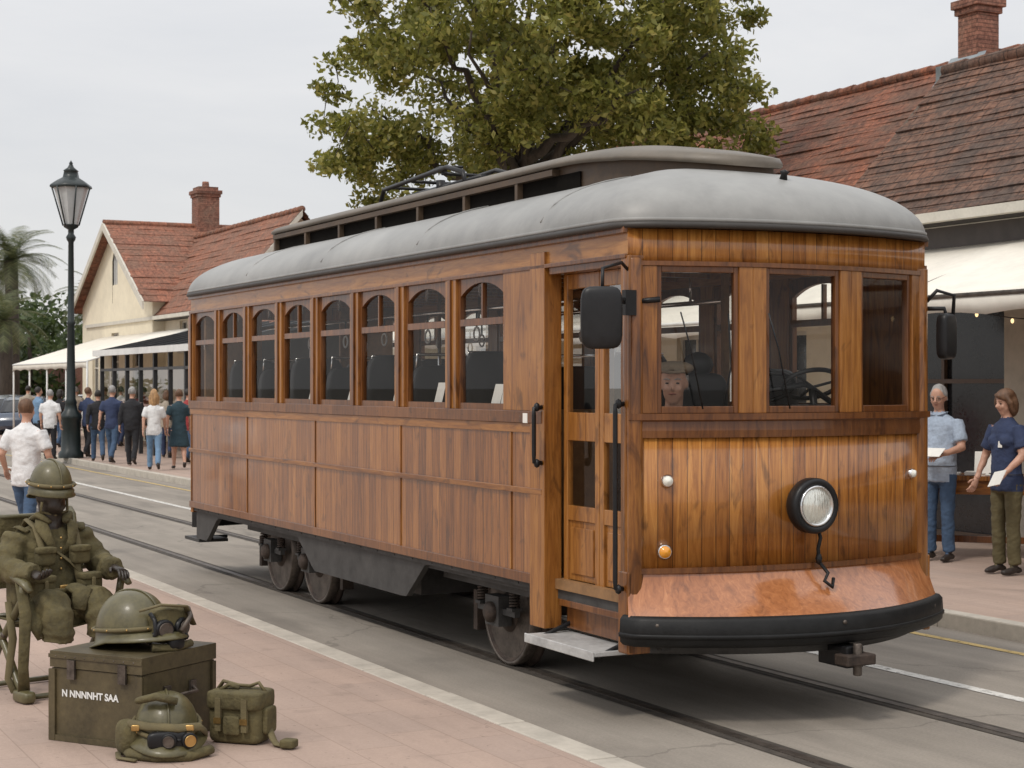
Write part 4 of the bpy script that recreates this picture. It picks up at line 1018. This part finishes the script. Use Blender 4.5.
ga = [(uc-hw_, ze), (uc-.35, ze), (uc-.35, 6.0), (uc-.2, 6.25), (uc, 6.35), (uc, zr), ]
B.add([F.p(a, 0, z) for a, z in ga], [tuple(range(6))], cream); B.add([F.p(2*uc-a, 0, z) for a, z in ga], [tuple(range(6))], cream)
B.quad(F.p(uc-.36, -.15, ze), F.p(uc+.36, -.15, ze), F.p(uc+.36, -.15, 6.36), F.p(uc-.36, -.15, 6.36), dglass)
B.fbox(F, uc-.35, uc+.35, ze, 5.2, -.14, -.01, cream)
for x in (-.35, -.02, .31): B.fbox(F, uc+x, uc+x+.04, 5.2, 6.3, -.12, -.05, white)
for u in (uc-hw_, uc+hw_): B.add([(u, 8.25, 0), (u, 14, 0), (u, 14, ze), (u, 8.25, ze)], [(0, 1, 2, 3)], cream)
B.obj('walls', C)
R = MB(); ov = .4; sl = (zr-ze)/hw_
for q in (-1, 1):
    courses(R, (uc+q*(hw_+ov), 8-ov, ze-sl*ov+.05), (uc+q*(hw_+ov), 14, ze-sl*ov+.05), (uc, 8-ov, zr+.05), (uc, 14, zr+.05), 14, tC)
    R.hexa([(uc+q*(hw_+ov), 8-ov-.03, ze-sl*ov-.2), (uc+q*(hw_+ov), 8-ov+.03, ze-sl*ov-.2), (uc+q*(hw_+ov), 8-ov+.03, ze-sl*ov+.06), (uc+q*(hw_+ov), 8-ov-.03, ze-sl*ov+.06), (uc, 8-ov-.03, zr-.2), (uc, 8-ov+.03, zr-.2), (uc, 8-ov+.03, zr+.06), (uc, 8-ov-.03, zr+.06)], trimW)
R.tube([(uc, 8-ov, zr+.06), (uc, 14, zr+.06)], .1, tC, 8); R.obj('tiled_roof', C)
chimney(C, uc, 11.1, 6.8, 8.6, .75)
awn = mk('awning_canvas', (.74, .70, .62), .8, var=.07, scale=2, bump=.2)
def awning(name, u0, u1, v0, v1, zb, zt, m, post=True, bay=2.6, val=.22):
    e = empty(name, M); B = MB(); nb = max(1, round((u1-u0)/bay)); bw = (u1-u0)/nb
    cols = nb*8; rows = 6
    vs = []; fs = []
    for i in range(cols+1):
        u = u0+(u1-u0)*i/cols; ph = (i % 8)/8; sag = .07*sin(pi*ph)
        for j in range(rows+1):
            t = j/rows; vs.append((u, v0+(v1-v0)*t, zb+(zt-zb)*t-(sag*sin(pi*t)**.7 if 0 < t < 1 else 0)))
        vs.append((u, v0-.01, zb-val+.04*abs(sin(pi*ph*2))))
    st = rows+2
    for i in range(cols):
        for j in range(rows): fs.append((i*st+j, (i+1)*st+j, (i+1)*st+j+1, i*st+j+1))
        fs.append((i*st, (i+1)*st, (i+1)*st+rows+1, i*st+rows+1))
    B.add(vs, fs, m, True); o = B.obj('canvas', e); sd = o.modifiers.new('s', 'SOLIDIFY'); sd.thickness = .01
    P = MB()
    for i in range(nb+1):
        u = u0+bw*i
        P.tube([(u, v0, zb-.02), (u, v1, zt-.03)], .025, white if post else steel, 6)
        if post: P.tube([(u, v0+.03, .12), (u, v0+.03, zb)], .03, white, 8)
    P.tube([(u0, v0, zb-.02), (u1, v0, zb-.02)], .025, white if post else steel, 6)
    P.obj('frame', e)
awning('shop_awning', -8.7, 8, 5.7, 7.55, 2.80, 3.5, awn, False, val=.22)
awning('market_canopy', -50, -39.4, 5.0, 8, 2.55, 3.5, awn, True)
awning('market_canopy', -24, -10.5, 6.8, 9.5, 2.75, 3.5, awn, True)
pv = empty('glazed_pavilion', M); B = MB()
for i in range(9):
    u = -39+11*i/8
    B.box(u-.05, u+.05, 5.3, 5.4, .12, 2.75, dkf); B.hexa([(u-.04, 5.1, 2.68), (u-.04, 5.1, 2.8), (u+.04, 5.1, 2.8), (u+.04, 5.1, 2.68), (u-.04, 8.3, 3.4), (u-.04, 8.3, 3.52), (u+.04, 8.3, 3.52), (u+.04, 8.3, 3.4)], dkf)
B.box(-39, -28, 5.08, 5.2, 2.66, 2.82, white); B.box(-39, -28, 5.3, 5.4, 2.25, 2.32, dkf)
B.add([(-39, 5.12, 2.76), (-28, 5.12, 2.76), (-28, 8.3, 3.47), (-39, 8.3, 3.47)], [(0, 1, 2, 3)], dkf)
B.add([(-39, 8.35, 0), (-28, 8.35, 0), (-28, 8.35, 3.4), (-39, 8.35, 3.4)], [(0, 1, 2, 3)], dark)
B.obj('frame', pv)
B = MB(); B.add([(-39, 5.35, .9), (-28, 5.35, .9), (-28, 5.35, 2.25), (-39, 5.35, 2.25)], [(0, 1, 2, 3)], glass); B.obj('glazing', pv)
B = MB(); pts = []
for i in range(60):
    t = i/59; u = -5.2+10*t; zz = 2.64-.10*abs(sin(pi*t*6)); pts.append((u, 6.2, zz))
    if i % 3 == 0: B.ell((u, 6.2, zz-.03), (.018, .018, .026), bulb, 8)
B.tube(pts, .006, blk, 5); B.obj('string_lights', matrix=M)
B = MB(); B.box(-5.3, -4.6, 7.0, 7.06, .12, 1.5, white); B.box(-5.25, -4.65, 6.985, 6.998, .5, 1.42, dkf); B.obj('menu_board', matrix=M)
for (u, v) in ((-14.5, 7.2), (-19, 7.4), (-11.8, 7.0)):
    B = MB(); B.box(u-.5, u+.5, v, v+.06, .12, 1.9, white); B.box(u-.44, u+.44, v-.012, v-.002, .9, 1.8, paper); B.obj('notice_board', matrix=M)
B = MB(); B.box(-90, -54, 13, 13.3, 0, 3.4, brick); B.box(-90, -54, 12.95, 13.35, 3.4, 3.5, trimW); B.obj('brick_wall', matrix=M)
# ------------------------------------------------------------------ CARS
def car(X, Y, yaw, m):
    e = empty('parked_car', place(X, Y, .0, yaw)); B = MB()
    sec = [(-2.1, .45, .62, .75, .70), (-2.0, .35, .85, .80, .72), (-1.5, .25, .93, .84, .72), (-1.1, .22, .98, .86, .60), (0, .22, .95, .87, .6), (.9, .22, .95, .87, .6), (1.4, .25, .86, .85, .66), (1.9, .3, .74, .80, .7), (2.1, .42, .6, .72, .66)]
    rings = []
    for x, zb_, zt, w_, wt in sec: rings.append([(x, -w_*.95, zb_), (x, -w_, (zb_+zt)/2), (x, -w_*.97, zt-.05), (x, -w_*.88, zt), (x, 0, zt+.03), (x, w_*.88, zt), (x, w_*.97, zt-.05), (x, w_, (zb_+zt)/2), (x, w_*.95, zb_)])
    B.loft(rings, m)
    cab = [(-1.75, .92, .92, .74), (-1.35, .92, 1.32, .64), (-.9, .92, 1.44, .60), (0, .92, 1.47, .60), (.4, .92, 1.42, .6), (1.15, .92, .95, .72)]
    B.loft([[(x, -.76, zb_), (x, -w_, zt), (x, 0, zt+.03), (x, w_, zt), (x, .76, zb_)] for x, zb_, zt, w_ in cab], dglass)
    B.loft([[(x, -w_+.02, zt+.0), (x, 0, zt+.04), (x, w_-.02, zt+.0), (x, 0, zt-.02)] for x, zb_, zt, w_ in cab[1:-1]], m)
    for q in (-1, 1):
        for x in (-1.3, 1.3): B.lathe([(0, 0), (.2, .01), (.31, .0), (.31, -.18)], (x, q*.87, .31), (0, q, 0), blkr, 20); B.lathe([(0, .015), (.18, .015), (.19, .005)], (x, q*.87, .31), (0, q, 0), chrome, 12)
        for x in (-1.2, -.3, .55): B.tube([(x, q*.77, .95), (x*.85, q*.63, 1.4)], .03, m, 6)
    B.obj('body', e)
carW = mk('car_white', (.6, .6, .6), .3, coat=1, var=.03, bump=0); carB = mk('car_blue', (.03, .05, .09), .3, coat=1, var=.05, bump=0); carG = mk('car_grey', (.15, .16, .17), .3, coat=1, var=.05, bump=0)
car(-17.4, 61, radians(100), carB); car(-18.9, 64, radians(100), carG); car(-16.0, 66, radians(20), carW)
# ------------------------------------------------------------------ TREES
def leafmat(name, cols, tl=.4):
    m, n, l, b = newmat(name); g = n.new('ShaderNodeNewGeometry')
    tc = n.new('ShaderNodeTexCoord').outputs['Object']; f = noise_(n, l, tc, .9, 3)
    k = math_(n, l, 'ADD', math_(n, l, 'MULTIPLY', g.outputs['Random Per Island'], .6), math_(n, l, 'MULTIPLY', f, .5))
    cc = ramp(n, l, k, [(.15, cols[0]), (.45, cols[1]), (.7, cols[2]), (.92, cols[3])])
    l.new(cc, b.inputs['Base Color']); b.inputs['Roughness'].default_value = .5
    tr = n.new('ShaderNodeBsdfTranslucent'); l.new(cc, tr.inputs[0]); mx = n.new('ShaderNodeMixShader'); mx.inputs[0].default_value = tl
    l.new(b.outputs[0], mx.inputs[1]); l.new(tr.outputs[0], mx.inputs[2]); l.new(mx.outputs[0], n['Material Output'].inputs[0])
    return m
bark = mk('bark', (.06, .047, .036), .9, var=.35, scale=6, bump=1, bscale=18, bdist=.03, stretch=(1, 1, .3))
lf = leafmat('leaf_olive', [(.085, .095, .018), (.19, .20, .04), (.31, .30, .07), (.44, .37, .11)], .5)
lf2 = leafmat('leaf_dark', [(.02, .035, .01), (.045, .07, .02), (.075, .11, .03), (.11, .14, .045)])
def leaves(centres, per, rad, size, m, name, parent):
    C_ = np.repeat(np.array(centres), per, axis=0); N = len(C_)
    dirs = np.random.normal(size=(N, 3)); dirs /= np.linalg.norm(dirs, axis=1)[:, None]
    r = np.random.uniform(0, 1, N)**.5; rr = np.repeat(np.array(rad), per) if not np.isscalar(rad) else rad
    P = C_+dirs*(r*rr)[:, None]*np.array([1, 1, .7])
    a = np.random.normal(size=(N, 3)); a[:, 2] -= .3; a /= np.linalg.norm(a, axis=1)[:, None]
    b = np.random.normal(size=(N, 3)); b -= a*(a*b).sum(1)[:, None]; b /= np.linalg.norm(b, axis=1)[:, None]
    s_ = size*np.random.uniform(.6, 1.35, N)[:, None]
    V = np.empty((N, 4, 3)); V[:, 0] = P-a*s_; V[:, 1] = P+b*s_*.5+a*s_*.1; V[:, 2] = P+a*s_; V[:, 3] = P-b*s_*.5+a*s_*.1
    me = bpy.data.meshes.new(name); me.vertices.add(N*4); me.vertices.foreach_set('co', V.reshape(-1))
    me.loops.add(N*4); me.loops.foreach_set('vertex_index', np.arange(N*4)); me.polygons.add(N); me.polygons.foreach_set('loop_start', np.arange(N)*4)
    me.polygons.foreach_set('loop_total', np.full(N, 4)); me.materials.append(m); me.update(); me.validate()
    o = bpy.data.objects.new(name, me); sc.collection.objects.link(o); o.parent = parent; return o
tree = empty('shade_tree', place(0.1, 28.2, .12))
B = MB()
fork = Vector((.05, 0, 5.0))
B.tube([(0, 0, -.1), (.03, .02, .4), (-.05, 0, 1.6), (.05, 0, 3), fork], [.42, .30, .25, .22, .20], bark, 14)
cc0 = Vector((.50, 0, 7.7)); RX, RY, RZ = 3.75, 3.3, 3.3
nodes = []
for i in range(15):
    a = 2*pi*i/15+random.uniform(-.2, .2); el = [-.05, .5, .25, .95][i % 4]
    tip = cc0+Vector((cos(a)*cos(el)*RX*.75, sin(a)*cos(el)*RY*.75, (sin(el)-.42)*RZ*.9))
    st_ = Vector((.05, 0, 4.2+1.2*((i*7) % 5)/4))
    mid = st_.lerp(tip, .45)+Vector((random.uniform(-.3, .3), random.uniform(-.3, .3), random.uniform(-.1, .5)))
    pts = []
    for t in np.linspace(0, 1, 10):
        p = st_*(1-t)**2+mid*2*t*(1-t)+tip*t*t+Vector((noise.noise(Vector((i, t*5, 0))), noise.noise(Vector((i, t*5, 5))), noise.noise(Vector((i, t*5, 9)))))*.35*min(1, t*2)
        pts.append(p)
        if t > .25: nodes.append(p)
    B.tube(pts, [max(.018, .10*(1-t)**.9+.010) for t in np.linspace(0, 1, 10)], bark, 8)
cl = []; tries = 0
while len(cl) < 560 and tries < 40000:
    tries += 1
    d = Vector((random.gauss(0, 1), random.gauss(0, 1), random.gauss(0, 1))).normalized(); r = random.uniform(.2, 1)**.5
    edge = 1+.26*noise.noise(d*2.2+Vector((3, 1, 7)))
    p = cc0+Vector((d.x*RX, d.y*RY, d.z*RZ*(.84 if d.z < 0 else 1)))*r*edge
    if noise.noise(p*.85+Vector((11, 4, 2))) < -.14: continue
    cl.append(p)
for _ in range(34):
    cl.append(Vector((random.uniform(-3.3, -1.6), random.uniform(-1, 1), random.uniform(4.8, 6.2))))
for _ in range(24): cl.append(Vector((random.uniform(2.6, 4.1), random.uniform(-1, 1), random.uniform(5.2, 6.6))))
cl.sort(key=lambda p: (p-cc0).length)
for p in cl:
    q = min(nodes, key=lambda x: (x-p).length)
    m_ = q.lerp(p, .5)+Vector((random.uniform(-.08, .08), random.uniform(-.08, .08), random.uniform(-.04, .1)))
    B.tube([q, m_, p], [.012, .009, .005], bark, 5)
    nodes.append(p)
B.obj('trunk_and_limbs', tree)
leaves([tuple(p) for p in cl], 125, [random.uniform(.24, .50) for _ in cl], .064, lf, 'foliage', tree)
palmL = leafmat('palm_leaf', [(.045, .06, .025), (.09, .11, .045), (.15, .165, .07), (.21, .21, .10)])
def palm(X, Y, h, r):
    e = empty('palm_tree', place(X, Y, 0)); B = MB()
    B.tube([(0, 0, 0), (.1, 0, h*.5), (0, 0, h)], [.38, .28, .3], bark, 10); B.obj('trunk', e)
    L = MB()
    for i in range(46):
        a = random.uniform(0, 2*pi); el = random.uniform(-.3, 1.4); R_ = r*random.uniform(.8, 1.1)
        pts = []; p = Vector((0, 0, h))
        e_ = el
        for k in range(9): pts.append(p.copy()); p = p+Vector((cos(a)*cos(e_), sin(a)*cos(e_), sin(e_)))*R_/8; e_ -= .17
        sd = Vector((-sin(a), cos(a), 0))
        for k in range(8):
            for q in (-1, 1):
                for j in (0, .25, .5, .75):
                    b0 = pts[k].lerp(pts[k+1], j); ln = .6*sin(pi*(k+1+j)/9.5)**.6*r/2.4
                    t = b0+sd*q*ln*.8+(pts[k+1]-pts[k]).normalized()*ln*.6-Vector((0, 0, ln*.2))
                    L.add([b0, b0+(pts[k+1]-pts[k])*.16, t], [(0, 1, 2)], palmL)
    L.obj('fronds', e)
palm(-22.4, 76, 7.4, 2.7); palm(-20.4, 84, 6.2, 2.4); palm(-25, 80, 6.6, 2.8); palm(-21.5, 72, 4.6, 2.2)
def mass(name, pts, m, per=130, rad=1.5, size=.22):
    e = empty(name, Matrix.Identity(4)); leaves(pts, per, rad, size, m, 'foliage', e)
    B = MB()
    for p in pts[::7]: B.tube([(p[0], p[1], 0), (p[0]+.1, p[1], p[2]*.6), tuple(p)], [.2, .14, .05], bark, 6)
    B.obj('trunks', e)
mass('distant_trees', [(random.uniform(-34, -20.5), random.uniform(84, 104), abs(random.gauss(0, 2.6))+.8) for _ in range(170)], lf2, 150, 1.6, .2)
mass('distant_trees', [(random.uniform(-90, -30), random.uniform(130, 160), abs(random.gauss(0, 3))+1) for _ in range(120)], lf2, 120, 2.6, .4)

# ------------------------------------------------------------------ WORLD, SUN, CAMERA
w = bpy.data.worlds.new('World'); sc.world = w; w.use_nodes = True; n = w.node_tree.nodes; l = w.node_tree.links
bg = n['Background']; sky = n.new('ShaderNodeTexSky'); sky.sky_type = 'NISHITA'; sky.sun_disc = False
sun_el, sun_az = radians(52), radians(215)
sky.sun_elevation = sun_el; sky.sun_rotation = sun_az
tc = n.new('ShaderNodeTexCoord').outputs['Generated']; sp = n.new('ShaderNodeSeparateXYZ'); l.new(tc, sp.inputs[0])
base = ramp(n, l, sp.outputs[2], [(0, (.80, .79, .78)), (.12, (.83, .83, .835)), (.35, (.98, .98, .99)), (1, (1.0, 1.0, 1.0))])
zen = math_(n, l, 'ADD', 1.0, math_(n, l, 'MULTIPLY', math_(n, l, 'MAXIMUM', math_(n, l, 'SUBTRACT', sp.outputs[2], .25), 0.0), .8))
nz = noise_(n, l, mapping(n, l, tc, (1, 1, 3.5)), 2.6, 7, .6, .4)
clouds = ramp(n, l, nz, [(.3, (.87, .88, .90)), (.7, (1.02, 1.01, 1.0))])
cl_ = mixc(n, l, 1, base, clouds, 'MULTIPLY')
vm = n.new('ShaderNodeVectorMath'); vm.operation = 'SCALE'; l.new(math_(n, l, 'MULTIPLY', zen, 10.0), vm.inputs['Scale']); l.new(cl_, vm.inputs[0])
l.new(mixc(n, l, .9, sky.outputs[0], vm.outputs[0]), bg.inputs['Color']); bg.inputs['Strength'].default_value = .1
sd = bpy.data.lights.new('sun', 'SUN'); sd.energy = 1.5; sd.angle = radians(10); sd.color = (1, .93, .84)
so = bpy.data.objects.new('sun', sd); sc.collection.objects.link(so)
dvec = Vector((sin(sun_az)*cos(sun_el), cos(sun_az)*cos(sun_el), sin(sun_el)))
so.rotation_euler = dvec.to_track_quat('Z', 'Y').to_euler()
cam = bpy.data.cameras.new('camera'); co = bpy.data.objects.new('camera', cam); sc.collection.objects.link(co)
co.location = (0, 0, 1.9); co.rotation_euler = (pi/2, 0, 0); cam.sensor_width = 36; cam.lens = 1700/1024*36; cam.clip_end = 2000; cam.clip_start = .1
cam.dof.use_dof = True; cam.dof.focus_distance = 10.5; cam.dof.aperture_fstop = 10
sc.camera = co
sc.view_settings.view_transform = 'Standard'; sc.view_settings.look = 'None'; sc.view_settings.exposure = 0
